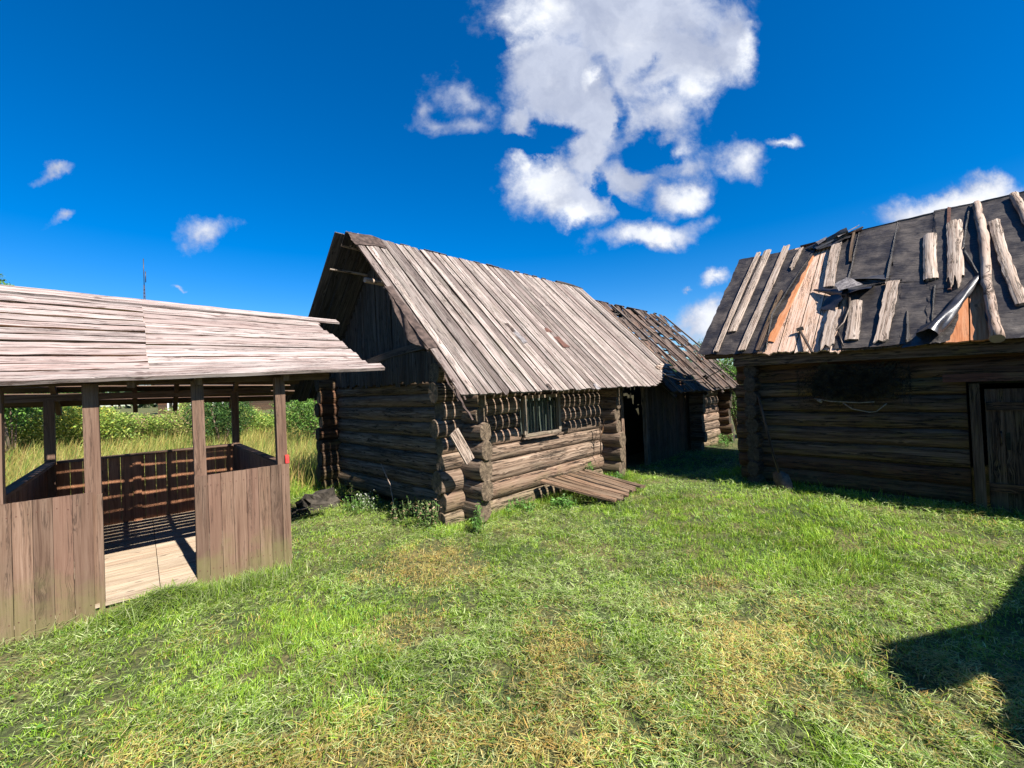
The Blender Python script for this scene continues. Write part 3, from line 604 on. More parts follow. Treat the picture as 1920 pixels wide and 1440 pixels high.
vplanks('g', -1.86, .0, 2.935, .1, .945, -GV, M_GBACK, 'rear_panel', gz, w=.112, gap=.0035)
vplanks('g', .08, 2.9, 0.0, .08, .935, -GU, M_GPANEL, 'side_panel', gz, along='v', w=.11, gap=.006)
vplanks('g', .08, 2.9, -1.925, .08, .935, -GU, M_GPANEL, 'side_panel', gz, along='v', w=.11, gap=.006)
for a, c_ in ((fw('g', -1.85, 2.90, .955), fw('g', -.05, 2.90, .965)), (fw('g', -.015, .12, .955), fw('g', -.015, 2.86, .96)), (fw('g', -1.90, .0, .95), fw('g', -1.90, 2.86, .955))):
    mb = MB(); beam(mb, a, c_, .085, .03, ns=8); build('top_rail', mb, M_GPANEL, gz)
mb = MB(); board(mb, fw('g', -1.13, 2.91, .1), Z, GU, -GV, .85, .085, .02, ns=4, nc=1); build('rear_stud', mb, M_GBACK, gz)
mb = MB(); v = -.02
while v < 2.9:
    w = random.uniform(.095, .11)
    for u0, u1 in ((-1.9, -.99), (-.985, -.0)):
        board(mb, fw('g', u0, v + w / 2, .075), GU, GV, Z, u1 - u0, w - .005, .025, ns=5, nc=1, bow=random.uniform(-.002, .002))
    v += w
build('floor', mb, M_GFLOOR, gz)
mb = MB()
for v in (.05, 1.45, 2.85): beam(mb, fw('g', -1.9, v, .03), fw('g', 0, v, .03), .08, .085)
build('floor_joist', mb, M_GPANEL, gz)
def gez(u): return 1.81 + .0355 * (u + .75)
def grz(u): return 2.695 - .034 * (u + .8)
def gp(u, q, rear=False, h=0.):
    """q 0..1 from eave to ridge"""
    if not rear: e = fw('g', u, -.155, gez(u)); r = fw('g', u, 1.45, grz(u))
    else: e = fw('g', u, 3.28, 1.60 - .015 * (u + .5)); r = fw('g', u, 1.45, grz(u))
    p = e.lerp(r, q); n = (r - e).cross(GU); n.normalize(); n = n if n.z > 0 else -n
    return p + n * h
def strip(mb, u0, u1, q0, q1, h0=0., h1=0., t=.022, ns=8, rear=False, rnd=None, rag=.0, smat=0):
    rnd = rnd or rr(); uo, vo = random.random() * 9, random.random() * 9; pts = []; wob = [random.uniform(-.004, .004) for _ in range(ns + 1)]
    e0, e1 = random.uniform(-rag, rag), random.uniform(-rag, rag)
    for i in range(ns + 1):
        u = u0 + (u1 - u0) * i / ns + (e0 if i == 0 else 0) + (e1 if i == ns else 0)
        for q, h in ((q0, h0), (q1, h1)):
            for k in (0, 1): pts.append(gp(u, q + wob[i] * .5, rear, h + k * t + wob[i] * .6))
    b = mb.base(pts); w = (q1 - q0) * 1.9; ix = lambda i, j: b + i * 4 + j
    for i in range(ns):
        a0, a1 = uo + (u1 - u0) * i / ns, uo + (u1 - u0) * (i + 1) / ns
        for (j0, j1, y0, y1) in ((1, 3, 0, w), (2, 0, 2, 2 + w), (0, 1, 3, 3 + t), (3, 2, 4, 4 + t)):
            mb.face([ix(i, j0), ix(i + 1, j0), ix(i + 1, j1), ix(i, j1)], [(a0, vo + y0), (a1, vo + y0), (a1, vo + y1), (a0, vo + y1)], rnd, smat if y0 > 2.5 else 0)
    mb.face([b, b + 1, b + 3, b + 2], [(0, 0), (0, t), (w, t), (w, 0)], rnd); mb.face([ix(ns, 0), ix(ns, 2), ix(ns, 3), ix(ns, 1)], [(0, 0), (w, 0), (w, t), (0, t)], rnd)
mb = MB(); nb = 14; ends = [.93, .80, .79, .785, .785, .77, .765, .74, .735, .71, .68, .67, .70, .98]
for i in range(nb):
    q0 = i / nb + .002; q1 = ((i + 1) / nb if i != 12 else .897) - random.uniform(.004, .010); q0 = q0 if i != 13 else .909; hh = .004 if i % 2 else .0; e = ends[i] + random.uniform(-.01, .01)
    if i in (0,):
        strip(mb, -2.55, .93, q0 - .012, q1, .004, .004, t=.032, ns=20); continue
    if i == 13: strip(mb, -2.55, .98, q0, 1.0, .012, .004, ns=20); continue
    strip(mb, -1.055 + random.uniform(-.008, .008), e, q0, q1, hh, hh + .002, t=.015, ns=12, smat=1)
    strip(mb, -2.5, -1.040 + random.uniform(-.006, .010) + .02 * (1 - i / nb), q0 - .004, q1, hh + .018, hh + .010, t=.016, ns=10, smat=1)
fr = build('front_roof_slope', mb, [M_GROOF, M_LOGD], gz)
mb = MB()
for i in range(13):
    q0 = i / 13; q1 = (i + 1) / 13 - random.uniform(.004, .016) - (.012 if i in (1, 2, 3) else 0)
    strip(mb, -2.5 + random.uniform(-.05, .05), .80 + random.uniform(-.1, .08), q0, q1, 0, 0, ns=8, rear=True)
build('rear_roof_slope', mb, M_GPANEL, gz)
mb = MB()
for u in (-1.86, -1.13, -.70, -.02):
    beam(mb, gp(u, .02, False, -.05), gp(u, .98, False, -.05), .05, .08); beam(mb, gp(u, -.03, True, -.05), gp(u, .98, True, -.05), .05, .08)
build('rafters', mb, M_GPANEL, gz)
mb = MB()
for v, z in ((.17, 1.80), (2.89, 1.72)): beam(mb, fw('g', -2.3, v, z), fw('g', .45, v, z + .03), .06, .08, ns=8)
build('wall_plate', mb, M_GPANEL, gz)

# ================================================================ barn
BU, BV = ax('b')
barn = thing('log_barn', 'dark log barn with torn black tar paper roof and a plank door', 'barn', fw('b', 1, 0, 0))
bs_ = [-.10, .07, .27, .48, .695, .915, 1.122, 1.33, 1.535, 1.733, 1.95]
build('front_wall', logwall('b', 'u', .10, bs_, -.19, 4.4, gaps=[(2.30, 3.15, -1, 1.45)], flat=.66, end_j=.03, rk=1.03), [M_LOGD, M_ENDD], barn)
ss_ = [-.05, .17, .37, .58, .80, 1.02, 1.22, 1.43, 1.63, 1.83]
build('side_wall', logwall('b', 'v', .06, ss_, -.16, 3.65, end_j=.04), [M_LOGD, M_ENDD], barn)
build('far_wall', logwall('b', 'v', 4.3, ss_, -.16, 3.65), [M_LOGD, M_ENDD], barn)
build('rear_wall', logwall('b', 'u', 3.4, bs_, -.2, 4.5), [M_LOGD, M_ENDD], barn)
mb = MB()
for u0, u1, z0, z1 in ((.1, 2.3, -.05, 1.93), (2.3, 3.15, 1.45, 1.93), (3.15, 4.3, -.05, 1.93)): slab_box(mb, 'b', u0, u1, .085, .12, z0, z1)
slab_box(mb, 'b', .05, .08, .12, 3.4, -.05, 1.83); slab_box(mb, 'b', 4.29, 4.32, .12, 3.4, -.05, 1.83); slab_box(mb, 'b', .1, 4.3, 3.39, 3.42, -.05, 1.93)
build('chinking_light_block', mb, M_DARK, barn)  # barn walls get the same added light-blocking slabs, mossy where seams show them
mb = MB(); beam(mb, fw('b', 2.375, -.02, -.05), fw('b', 2.365, -.02, 1.455), .085, .10, up_=BV, ns=6, nc=2); build('door_post', mb, M_LOGD, barn)
mb = MB(); beam(mb, fw('b', 2.12, -.06, 1.525), fw('b', 4.2, -.06, 1.515), .06, .09, ns=8); build('lintel', mb, wood('reddish lintel', (.05, .02, .012), (.12, .045, .03), (.18, .08, .055), crack=.8), barn)
mb = MB(); q = 2.44
while q < 3.12:
    w = random.uniform(.13, .18); w = min(w, 3.14 - q); board(mb, fw('b', q + w / 2, .03, .03), Z, BU, -BV, 1.36, w - .004, .03, ns=5, nc=2, wj=.01); q += w
door = build('door', mb, M_LOGD, barn)
for z in (1.20, .30):
    mb = MB(); beam(mb, fw('b', 2.45, -.015, z), fw('b', 3.12, -.015, z), .025, .09); build('ledge', mb, M_LOGD, door)
mb = MB()
for z in (.86, .80, .74): beam(mb, fw('b', 2.60, -.005, z - .02), fw('b', 2.60, -.005, z + .05), .03, .012, up_=BV)
build('latch_slot', mb, M_DARK, door)
mb = MB(); tube(mb, [fw('b', 2.55, 0, .92), fw('b', 2.55, -.05, .90), fw('b', 2.55, -.05, .80), fw('b', 2.55, 0, .78)], .008); build('handle', mb, M_METAL, door)

SB = Vector((BV.x * 2.01, BV.y * 2.01, 1.98)); BSL = SB.length; SB.normalize(); BN = BU.cross(SB).normalized()
SBr = Vector((-BV.x * 2.01, -BV.y * 2.01, 1.98)).normalized(); BNr = SBr.cross(BU).normalized()
def eb(u): return .16 if u < -.4 else .16 * max(0, 1 - (u + .4) / 1.3)
def rb(u, s, h=0.): return fw('b', u, -.27, 1.91) + SB * s + BN * h
def rbr(u, s, h=0.): return fw('b', u, 3.75, 1.91) + SBr * s + BNr * h
def slopeboards(u0, u1, mat, name, w0=.17, w1=.22, s0=0., s1=2.80, h=-.0, parent=None, rag=.008, gap=.012, cup=.0):
    mb = MB(); u = u0
    while u < u1 - .03:
        w = min(random.uniform(w0, w1), u1 - u)
        board(mb, rb(u + w / 2, s0 + eb(u) + random.uniform(-.02, .02), h), SB, BU, BN, s1 - s0 - eb(u), w - gap, .022, ns=10, nc=4, rag0=rag, wj=.015, bow=.004, cup=cup, smat=1); u += w
    return build(name, mb, [mat, M_DARK], parent or barn)
slopeboards(-.64, .26, M_LOGD, 'roof_sheathing')
ex = slopeboards(.26, 1.22, M_PINK, 'bare_sheathing', rag=.03); tag(ex, 'bleached bare boards where the tar paper is torn away')
slopeboards(1.22, 2.14, M_LOGD, 'roof_sheathing')
fo = slopeboards(2.15, 2.56, M_ORANGE, 'bare_sheathing', w0=.2, w1=.21); tag(fo, 'fresh orange boards under the peeled tar paper')
slopeboards(2.565, 4.7, M_LOGD, 'roof_sheathing')
mb = MB(); board(mb, rb(.33, .30, .025), (SB * 1. + BU * .10).normalized(), BU, BN, 2.1, .13, .016, ns=10, nc=2, rag0=.03); build('orange_board', mb, M_ORANGE, barn)
mb = MB()
for s in (.1, .9, 1.8, 2.7): log(mb, rb(-.6, s + (.1 if s < .2 else 0), -.06), rb(4.65, s, -.06), .05, .05, nr=8, ns=10); log(mb, rbr(-.6, s, -.06), rbr(4.65, s, -.06), .05, .05, nr=8, ns=10)
build('purlin_frame', mb, [M_LOGD, M_ENDD], barn)
mb = MB(); beam(mb, fw('b', -.15, -.13, 1.90), fw('b', 4.6, -.13, 1.83), .10, .17, ns=14, nc=2); build('eave_beam', mb, M_LOGD, barn)
mb = MB(); sheet(mb, rbr(-.66, 0, 0), rbr(4.7, 0, 0), rbr(4.7, BSL, 0), rbr(-.66, BSL, 0), 40, 16, BNr, .008, .01); rs_ = build('rear_roof_slope', mb, M_TAR, barn)
for ug_, sg_ in ((.0, -1), (4.33, 1)):
    mb = MB(); v = .1
    while v < 3.4:
        w = random.uniform(.12, .17); vc = v + w / 2; zt = 1.91 + (min(vc, 3.48 - vc) + .27) * .985 - .12; board(mb, fw('b', ug_, vc, 1.8), Z, BV, BU * sg_, zt - 1.8, w - .006, .02, ns=2, nc=1); v += w
    build('gable_boards', mb, M_LOGD, barn)
TS = [((-.66, 2.82), (.62, 2.66), (.285, .06), (-.695, .15), .030), ((.79, 2.74), (1.20, 2.84), (1.19, 1.26), (.90, 1.36), .032), ((1.159, 2.84), (1.66, 2.87), (1.63, 1.30), (1.15, 1.38), .036),
      ((1.631, 2.87), (2.06, 2.87), (2.05, 1.16), (1.612, 1.29), .034), ((2.027, 2.87), (2.47, 2.85), (2.475, .97), (2.03, .98), .040), ((2.445, 2.86), (4.68, 2.84), (4.70, -.05), (2.50, -.03), .033),
      ((1.20, 1.20), (1.77, 1.30), (1.86, .0), (1.14, .02), .027), ((1.738, 1.30), (2.06, 1.26), (2.06, -.01), (1.80, .02), .030), ((2.0, 1.22), (2.38, 1.02), (2.20, .0), (2.02, -.01), .034)]
for i, (a, c_, d, e, h) in enumerate(TS):
    mb = MB(); W_ = abs(c_[0] - a[0]); H_ = abs(a[1] - e[1])
    h += .014; sheet(mb, rb(*a, h), rb(*c_, h), rb(*d, h), rb(*e, h), max(6, int(W_ / .035)), max(8, int(H_ / .035)), BN, .011, .016, fn=(lambda p, q: .03 * max(0, p - .9) * 10 * (.3 + q)) if i in (0, 3) else None)
    build('tar_paper', mb, M_TAR, barn)
def batten(u0, s0, u1, s1, w, t=.022, h=.058, mat=M_SLAB, r0=.02, r1=.02, cup=0., nc=3, ns=14, wj=.06, side=.008, name='batten', taper=1.):
    a, c_ = rb(u0, s0, h), rb(u1, s1, h); D = (c_ - a); L = D.length; D.normalize(); Wd = D.cross(BN).normalized()
    mb = MB(); board(mb, a, D, Wd, BN, L, w, t, ns=ns, nc=nc, rag0=r0, rag1=r1, cup=cup, wj=wj, side=side, taper=taper, bow=.006, rnd=(random.random(), .6, .2)); return build(name, mb, mat, barn)
batten(-.322, 2.87, -.392, .15, .07); batten(-.18, 2.87, -.265, .62, .12, cup=-.015, r1=.03); batten(.134, 2.86, -.005, .12, .10)
batten(.40, 2.70, .33, 2.07, .06, r0=.05, r1=.07, wj=.2); batten(.90, 2.56, .93, 1.38, .13, r0=.03); batten(1.075, .84, 1.07, .03, .14, r0=.06, r1=.08, wj=.15)
batten(1.288, .95, 1.315, .15, .14, cup=-.012); batten(1.655, 1.28, 1.61, .06, .135, wj=.13, r1=.05)
batten(1.10, 2.82, 1.13, 1.95, .03, mat=M_LOGD); batten(2.185, 2.85, 2.20, .9, .035, t=.014, h=.062, mat=M_RUST, name='rusty_strip'); batten(.29, 1.5, .22, .1, .05, mat=M_LOGD)
batten(2.00, 2.24, 2.035, 1.10, .135, t=.04, cup=-.025, nc=6, r1=.13, r0=.015, wj=.07, name='slab')
batten(2.235, 2.43, 2.25, 1.04, .155, t=.045, cup=-.02, nc=8, r1=.26, r0=.03, wj=.10, name='slab')
batten(2.60, 2.24, 2.755, .47, .10, t=.04, cup=-.015, nc=4, r0=.02, r1=.03, wj=.12, side=.02, name='slab')
batten(3.2, 2.5, 3.1, .3, .11, t=.04, cup=-.015, nc=4, name='slab')
for pl, r_ in ((((2.449, 2.78), (2.475, 2.3), (2.507, 1.74), (2.50, 1.02), (2.53, .5), (2.557, -.06)), (.04, .045, .05, .043, .042, .06)), (((2.79, 2.76), (2.84, 2.3), (2.90, 1.75)), (.045, .04, .035)), (((3.6, 2.76), (3.65, 1.5), (3.62, .0)), (.05, .045, .05))):
    mb = MB()
    P_ = []; R_ = []
    for i in range(len(pl) - 1):
        for k in range(5): q = k / 5; P_.append(rb(pl[i][0] + (pl[i + 1][0] - pl[i][0]) * q + random.uniform(-.006, .006), pl[i][1] + (pl[i + 1][1] - pl[i][1]) * q, .08 + random.uniform(-.004, .004))); R_.append((r_[i] + (r_[i + 1] - r_[i]) * q) * random.uniform(.88, 1.12))
    P_.append(rb(*pl[-1], .08)); R_.append(r_[-1]); tube(mb, P_, R_, nr=10); build('pole', mb, M_SLAB, barn)
def curl(mb, a, c_, r0, r1, turns, n=14, m_=14, mat=0, sq=1.):
    """a loose roll of sheet from a to c_, open along one side"""
    a, c_ = Vector(a), Vector(c_); D = (c_ - a); L = D.length; D.normalize(); S = D.cross(BN).normalized(); pts = []; rn = rr(); s0 = random.uniform(0, 50)
    for i in range(n + 1):
        q = i / n; r = r0 + (r1 - r0) * q; cx_ = a + D * L * q + BN * r * .9
        for j in range(m_ + 1):
            th = -1.57 + turns * 6.28 * j / m_; rad = r * (1 - .25 * j / m_) * (1 + .45 * (float(fbm(q * 4 + s0, j * .35 + s0, 2)) - .5) * 1.5 - .12 * math.sin(q * 9 + j * .3) * q); pts.append(cx_ + S * math.cos(th) * rad + BN * math.sin(th) * rad * sq)
    b0 = mb.base(pts)
    for i in range(n):
        for j in range(m_): mb.face([b0 + i * (m_ + 1) + j, b0 + (i + 1) * (m_ + 1) + j, b0 + (i + 1) * (m_ + 1) + j + 1, b0 + i * (m_ + 1) + j + 1], [(q_, 0) for q_ in range(4)], rn, mat, True)
# torn felt edges curling up along the seams
mb = MB()
for (u0, s0, u1, s1, r0, r1, tn) in ((1.165, 2.8, 1.16, 1.5, .012, .022, .6), (1.63, 2.84, 1.60, 1.34, .008, .028, .6), (2.03, 2.84, 2.03, 1.3, .010, .014, .5), (2.07, 1.05, 2.05, .02, .018, .012, .6), (1.83, .62, 1.86, .03, .01, .03, .7), (.62, 2.62, .46, 1.9, .012, .02, .6), (.46, 1.9, .27, .9, .02, .03, .6), (.27, .9, .33, .12, .03, .012, .6), (2.40, 2.8, 2.34, 1.7, .02, .045, .45), (2.34, 1.7, 2.46, 1.1, .045, .03, .45), (1.18, 1.28, 1.75, 1.30, .01, .02, .5)):
    curl(mb, rb(u0, s0, .04), rb(u1, s1, .04), r0, r1, tn)
build('felt_edge', mb, M_TAR, barn)
# peeled and rolled tar paper
mb = MB()
curl(mb, rb(2.44, 1.08, .03), rb(2.05, .03, .03), .035, .105, .80, n=30, m_=18); sheet(mb, rb(2.38, 1.0, .05), rb(2.45, 1.15, .04), rb(2.16, .22, .14), rb(2.02, .12, .10), 5, 14, BN, .02, .02)
sheet(mb, rb(1.98, .30, .05), rb(2.12, .34, .09), rb(2.10, -.02, .05), rb(1.82, -.02, .04), 8, 8, BN, .03, .02)
build('peeled_flap', mb, M_TARG, barn)
mb = MB(); curl(mb, rb(.50, 2.60, .03), rb(1.02, 2.78, .05), .03, .08, .8, sq=.9); curl(mb, rb(.62, 2.50, .04), rb(1.20, 2.90, .04), .05, .02, .6)
sheet(mb, rb(.48, 2.66, .04), rb(1.18, 2.90, .04), rb(1.05, 2.62, .07), rb(.70, 2.45, .10), 14, 7, BN, .05, .02); build('peeled_flap', mb, M_TARG, barn)
mb = MB(); sheet(mb, rb(.90, 2.68, .13), rb(1.16, 2.92, .10), rb(1.14, 2.84, .12), rb(.93, 2.60, .15), 6, 4, BN, .02, .01); sheet(mb, rb(.60, 2.66, .12), rb(.76, 2.72, .15), rb(.76, 2.60, .17), rb(.66, 2.55, .14), 5, 5, BN, .03, .01); build('crumpled_foil', mb, M_TATTER, barn)
mb = MB(); curl(mb, rb(.74, 1.40, .04), rb(1.16, 1.10, .06), .015, .07, .9); sheet(mb, rb(1.10, 1.56, .05), rb(1.52, 1.36, .05), rb(1.44, 1.08, .12), rb(1.12, 1.02, .14), 10, 9, BN, .05, .02)
sheet(mb, rb(.95, 1.12, .10), rb(1.14, 1.06, .14), rb(1.09, .78, .08), rb(.90, .86, .05), 6, 6, BN, .05, .05); sheet(mb, rb(1.12, 1.60, .045), rb(1.62, 1.46, .045), rb(1.60, 1.32, .09), rb(1.12, 1.44, .10), 10, 4, BN, .03, .02)
build('peeled_flap', mb, M_TARG, barn)
mb = MB(); sheet(mb, rb(1.04, 1.24, .17), rb(1.17, 1.40, .17), rb(1.37, 1.14, .19), rb(1.12, 1.06, .19), 7, 7, BN, .04, .02); build('crumpled_foil', mb, M_TATTER, barn)
mb = MB(); tube(mb, [rb(1.21, 1.12, .1), rb(1.235, .8, .09), rb(1.20, .5, .08), rb(1.12, .34, .07), rb(1.06, .30, .06)], .014); tube(mb, [rb(1.16, .32, .06), rb(1.24, .05, .06)], .01); build('bent_strip', mb, M_METAL, barn)
mb = MB(); beam(mb, rb(.70, .46, .05), rb(.93, -.08, .10), .02, .03); beam(mb, rb(.66, .46, .07), rb(.74, .49, .07), .04, .05); build('iron_bracket', mb, M_METAL, barn)
mb = MB(); beam(mb, rb(1.15, BSL + .01, .035), rb(4.7, BSL + .01, .03), .05, .03, ns=20); build('ridge_strip', mb, M_METAL, barn)
for q_ in ((.36, .06, .62, .05, .05), (1.02, .04, 1.2, .0, .06)):
    mb = MB(); beam(mb, rb(q_[0], BSL - q_[1], q_[4]), rb(q_[2], BSL - q_[3], q_[4]), .07, .02); build('rusty_cap', mb, M_RUST, barn)

# moss mat and twigs on the barn wall
mb = MB(); sheet(mb, fw('b', .84, -.07, 1.36), fw('b', 1.60, -.07, 1.28), fw('b', 1.74, -.06, 1.70), fw('b', .90, -.06, 1.72), 40, 22, -BV, .07, .14)
for i in range(7000):
    u, z = min(1.84, max(.68, random.gauss(1.27, .29))), min(1.75, max(1.2, random.gauss(1.51, .125))); e = float(fbm(u * 3, z * 3, 3, 2)); p = fw('b', u, -.09 - e * .05, z); d = Vector((random.gauss(0, 1), random.gauss(0, 1), random.gauss(-1.2, 1))).normalized() * random.uniform(.025, .075) - BV * .025
    s = Vector((random.gauss(0, 1), random.gauss(0, 1), random.gauss(0, 1))).normalized() * .004; q = mb.base([p - s, p + s, p + d]); mb.face([q, q + 1, q + 2], [(0, 0)] * 3, rr())
mt_ = build('moss_mat', mb, M_MOSS, None, fw('b', 1.2, -.06, 1.5)); tag(mt_, 'dark shaggy mat hanging on the upper log wall of the barn', 'mat')
mb = MB(); tube(mb, [fw('b', .86, -.13, 1.31), fw('b', 1.05, -.15, 1.27), fw('b', 1.35, -.14, 1.25), fw('b', 1.5, -.13, 1.26)], .007); tube(mb, [fw('b', 1.18, -.14, 1.25), fw('b', 1.28, -.16, 1.17), fw('b', 1.45, -.16, 1.13), fw('b', 1.52, -.15, 1.14), fw('b', 1.62, -.14, 1.24)], .007); tube(mb, [fw('b', .9, -.13, 1.29), fw('b', .95, -.14, 1.26)], .016)
tag(build('twisted_twig', mb, M_CORD, None, fw('b', 1.2, -.13, 1.26)), 'bent pale twigs looped below the shaggy mat on the barn wall', 'twig')
# shovel
mb = MB(); sh = thing('shovel', 'old wooden handled shovel leaning against the dark barn wall near its corner', 'shovel', fw('b', .45, -.32, .05))
tube(mb, [fw('b', .16, -.12, 1.36), fw('b', .27, -.2, .92), fw('b', .37, -.27, .52), fw('b', .44, -.31, .28)], [.016, .017, .018, .018], nr=8); build('handle', mb, M_LOGD, sh)
mb = MB(); prof = [(0, .03), (.04, .10), (.15, .115), (.24, .10), (.30, .055), (.33, .005)]; pts = []; S0 = fw('b', .44, -.30, .30); Dd = (fw('b', .53, -.36, .02) - S0).normalized(); Ws = BU; Ns = Ws.cross(Dd).normalized()
for k in (0, 1):
    for a, w in prof:
        for j in range(5): x = (j / 4 - .5) * 2; pts.append(S0 + Dd * a + Ws * x * w + Ns * (.02 * x * x + k * .004))
b0 = mb.base(pts)
for k in (0, 1):
    for i in range(5):
        for j in range(4):
            q = [b0 + k * 30 + i * 5 + j, b0 + k * 30 + i * 5 + j + 1, b0 + k * 30 + (i + 1) * 5 + j + 1, b0 + k * 30 + (i + 1) * 5 + j]; mb.face(q if k else q[::-1], [(0, 0)] * 4, rr(), 0, True)
build('blade', mb, M_METAL, sh)
# cord between cabin and barn
mb = MB(); tube(mb, [fw('c', 4.55, -.5, 1.80).lerp(fw('b', -.12, -.2, 1.92), q) - Z * .22 * 4 * q * (1 - q) for q in [i / 14 for i in range(15)]], .008)
tag(build('sagging_cord', mb, M_CORD, None, fw('c', 4.55, -.5, 1.8)), 'thin cord sagging between the cabin roof edge and the barn corner', 'cord')

# ================================================================ derelict shed behind the cabin
shed = thing('derelict_shed', 'long derelict log shed with a half collapsed shingle roof, between the cabin and the barn', 'shed', fw('c', 6.5, 0, 0))
build('log_wall', logwall('c', 'u', .10, [-.15, .10, .33, .55, .77, .98, 1.20, 1.42, 1.62], 6.9, 10.0), [M_LOG, M_END], shed)
build('end_wall', logwall('c', 'v', 9.1, [-.05, .2, .43, .66, .87, 1.09, 1.31, 1.52], -.25, 3.9), [M_LOGD, M_ENDD], shed)
build('cross_wall', logwall('c', 'v', 7.0, [-.05, .2, .43, .66, .87, 1.09, 1.31, 1.52], -.3, 3.9), [M_LOG, M_END], shed)
build('rear_wall', logwall('c', 'u', 3.54, [-.15, .10, .33, .55, .77, .98, 1.20, 1.42, 1.62], 3.7, 9.4), [M_LOGD, M_ENDD], shed)
mb = MB(); q = 4.72
while q < 6.9:
    w = random.uniform(.13, .18); board(mb, fw('c', q + w / 2, .0, -.1), Z, CU, -CV, 1.85 + random.uniform(-.03, .03), w - .006, .025, ns=4, nc=2); q += w
build('plank_wall', mb, M_LOGD, shed)
mb = MB()
for u in (3.75, 4.72): beam(mb, fw('c', u, -.02, -.1), fw('c', u, -.02, 1.8), .09, .09, up_=CV)
beam(mb, fw('c', 3.7, -.02, 1.75), fw('c', 4.8, -.02, 1.75), .09, .1); beam(mb, fw('c', 4.58, -.05, 1.72), fw('c', 4.60, -.07, 1.25), .03, .10, up_=CV)
build('door_frame', mb, M_LOG, shed)
mb = MB(); slab_box(mb, 'c', 3.5, 6.9, .9, .94, -.1, 2.7); slab_box(mb, 'c', 6.95, 9.05, .08, .12, -.1, 1.6); build('light_leak_block', mb, M_DARK, shed)  # dark slabs added to stop light leaking in behind the doorway and logs
mb = MB()
for r in range(13):      # courses of rotten boards, many missing towards the far end
    s = -.05 + r * .245; u = 5.0 + random.uniform(-.1, .1)
    while u < 9.45:
        w = random.uniform(.14, .34); far_ = max(0, (u - 6.2) / 2.6) * (s / 3.0)
        if random.random() > .06 + .34 * far_: board(mb, rc(u + w / 2, s + random.uniform(-.05, .05), -.18 + random.uniform(-.015, .03)), (SV + CU * random.gauss(0, .10) + CN * random.uniform(.02, .13)).normalized(), CU, CN, .20 + random.uniform(0, .12), w * .93, .014, ns=2, nc=1, rag0=.02, rag1=.02)
        u += w
build('shingles', mb, M_SHED, shed)
mb = MB()
for u in np.arange(5.15, 9.6, .62): beam(mb, rc(u, -.15, -.10), rc(u + random.uniform(-.12, .12), 3.08, -.10), .05, .035, ns=8, nc=1, bow=.01)
build('weight_battens', mb, M_SHEDB, shed)
mb = MB()
for s in np.arange(.0, 3.1, .24): log(mb, rc(5.0, s, -.21), rc(9.5, s + random.uniform(-.03, .03), -.21), .022, .026, nr=6, ns=8, bow=.02)
for s in (.05, 1.2, 2.2, 3.0): log(mb, rcr(5.0, s, -.22), rcr(9.4, s, -.22), .04, .04, nr=7, ns=6)
for u in (5.2, 6.9, 8.0, 9.0): log(mb, rc(u, -.1, -.28), rc(u, 3.1, -.28), .045, .04, nr=8, ns=6); log(mb, rcr(u, -.1, -.28), rcr(u, 3.1, -.28), .045, .04, nr=8, ns=6)
build('roof_poles', mb, [M_GABLE, M_ENDD], shed)
mb = MB()
for r in range(9):
    s = -.05 + r * .36; u = 5.0
    while u < 9.3:
        w = random.uniform(.12, .2)
        if random.random() > .25 + .3 * (u > 7.6): board(mb, rcr(u + w / 2, s, -.17), SVr, CU, CNr, .42, w * .95, .012, ns=1, nc=1)
        u += w
build('rear_shingles', mb, M_SHED, shed)
mb = MB()
for i in range(7):
    a = rc(4.85 + random.uniform(-.1, .25), .30 + i * .035, -.02 + i * .012); board(mb, a, (CU + SV * random.uniform(-.3, .3)).normalized(), SV, CN, random.uniform(.25, .5), random.uniform(.04, .08), .02, ns=2, nc=1, rag0=.02, rag1=.02)
build('broken_boards', mb, M_SLAB, shed)

# ================================================================ neighbouring shed outside the picture, whose roof throws the shadow at the lower right
S_ = [(4.6, 3.9), (4.106, 3.558), (2.995, 2.82), (2.133, 2.615), (1.962, 2.251), (2.176, 2.246), (2.423, 2.35), (2.393, 2.225), (2.182, 2.038), (2.145, 1.945), (2.136, 1.6), (2.4, .6), (5.5, .4), (6.6, 2.6)]
ns = thing('side_shed', 'flat roofed plank shed beside the barn, throwing the corner shadow on the lawn', 'shed', (5.2, .3, 0))
mb = MB(); hh = 2.2; k = hh / math.tan(SUN_EL); pt = [Vector((x, y, hh)) + SAZ * k for x, y in S_]; n = len(pt)
b0 = mb.base(pt); b1 = mb.base([p - Z * .04 for p in pt]); mb.face([b0 + i for i in range(n)][::-1], [(p.x, p.y) for p in pt][::-1], rr()); mb.face([b1 + i for i in range(n)], [(p.x, p.y) for p in pt], rr())
for i in range(n): j = (i + 1) % n; mb.face([b0 + i, b0 + j, b1 + j, b1 + i], [(0, 0), (1, 0), (1, .04), (0, .04)], rr())
build('roof', mb, M_LOGD, ns)
mb = MB(); cs = [Vector((4.35, 1.15, 0)), Vector((4.35, -.9, 0)), Vector((6.6, -.9, 0)), Vector((6.2, 1.3, 0))]
for i in range(4):
    a, c_ = cs[i], cs[(i + 1) % 4]; D = (c_ - a); L = D.length; D.normalize(); q = 0
    while q < L - .02: board(mb, a + D * (q + .08), Z, D, D.cross(Z), 2.14, .155, .022, ns=2, nc=1); q += .16
build('plank_wall', mb, M_GABLE, ns)

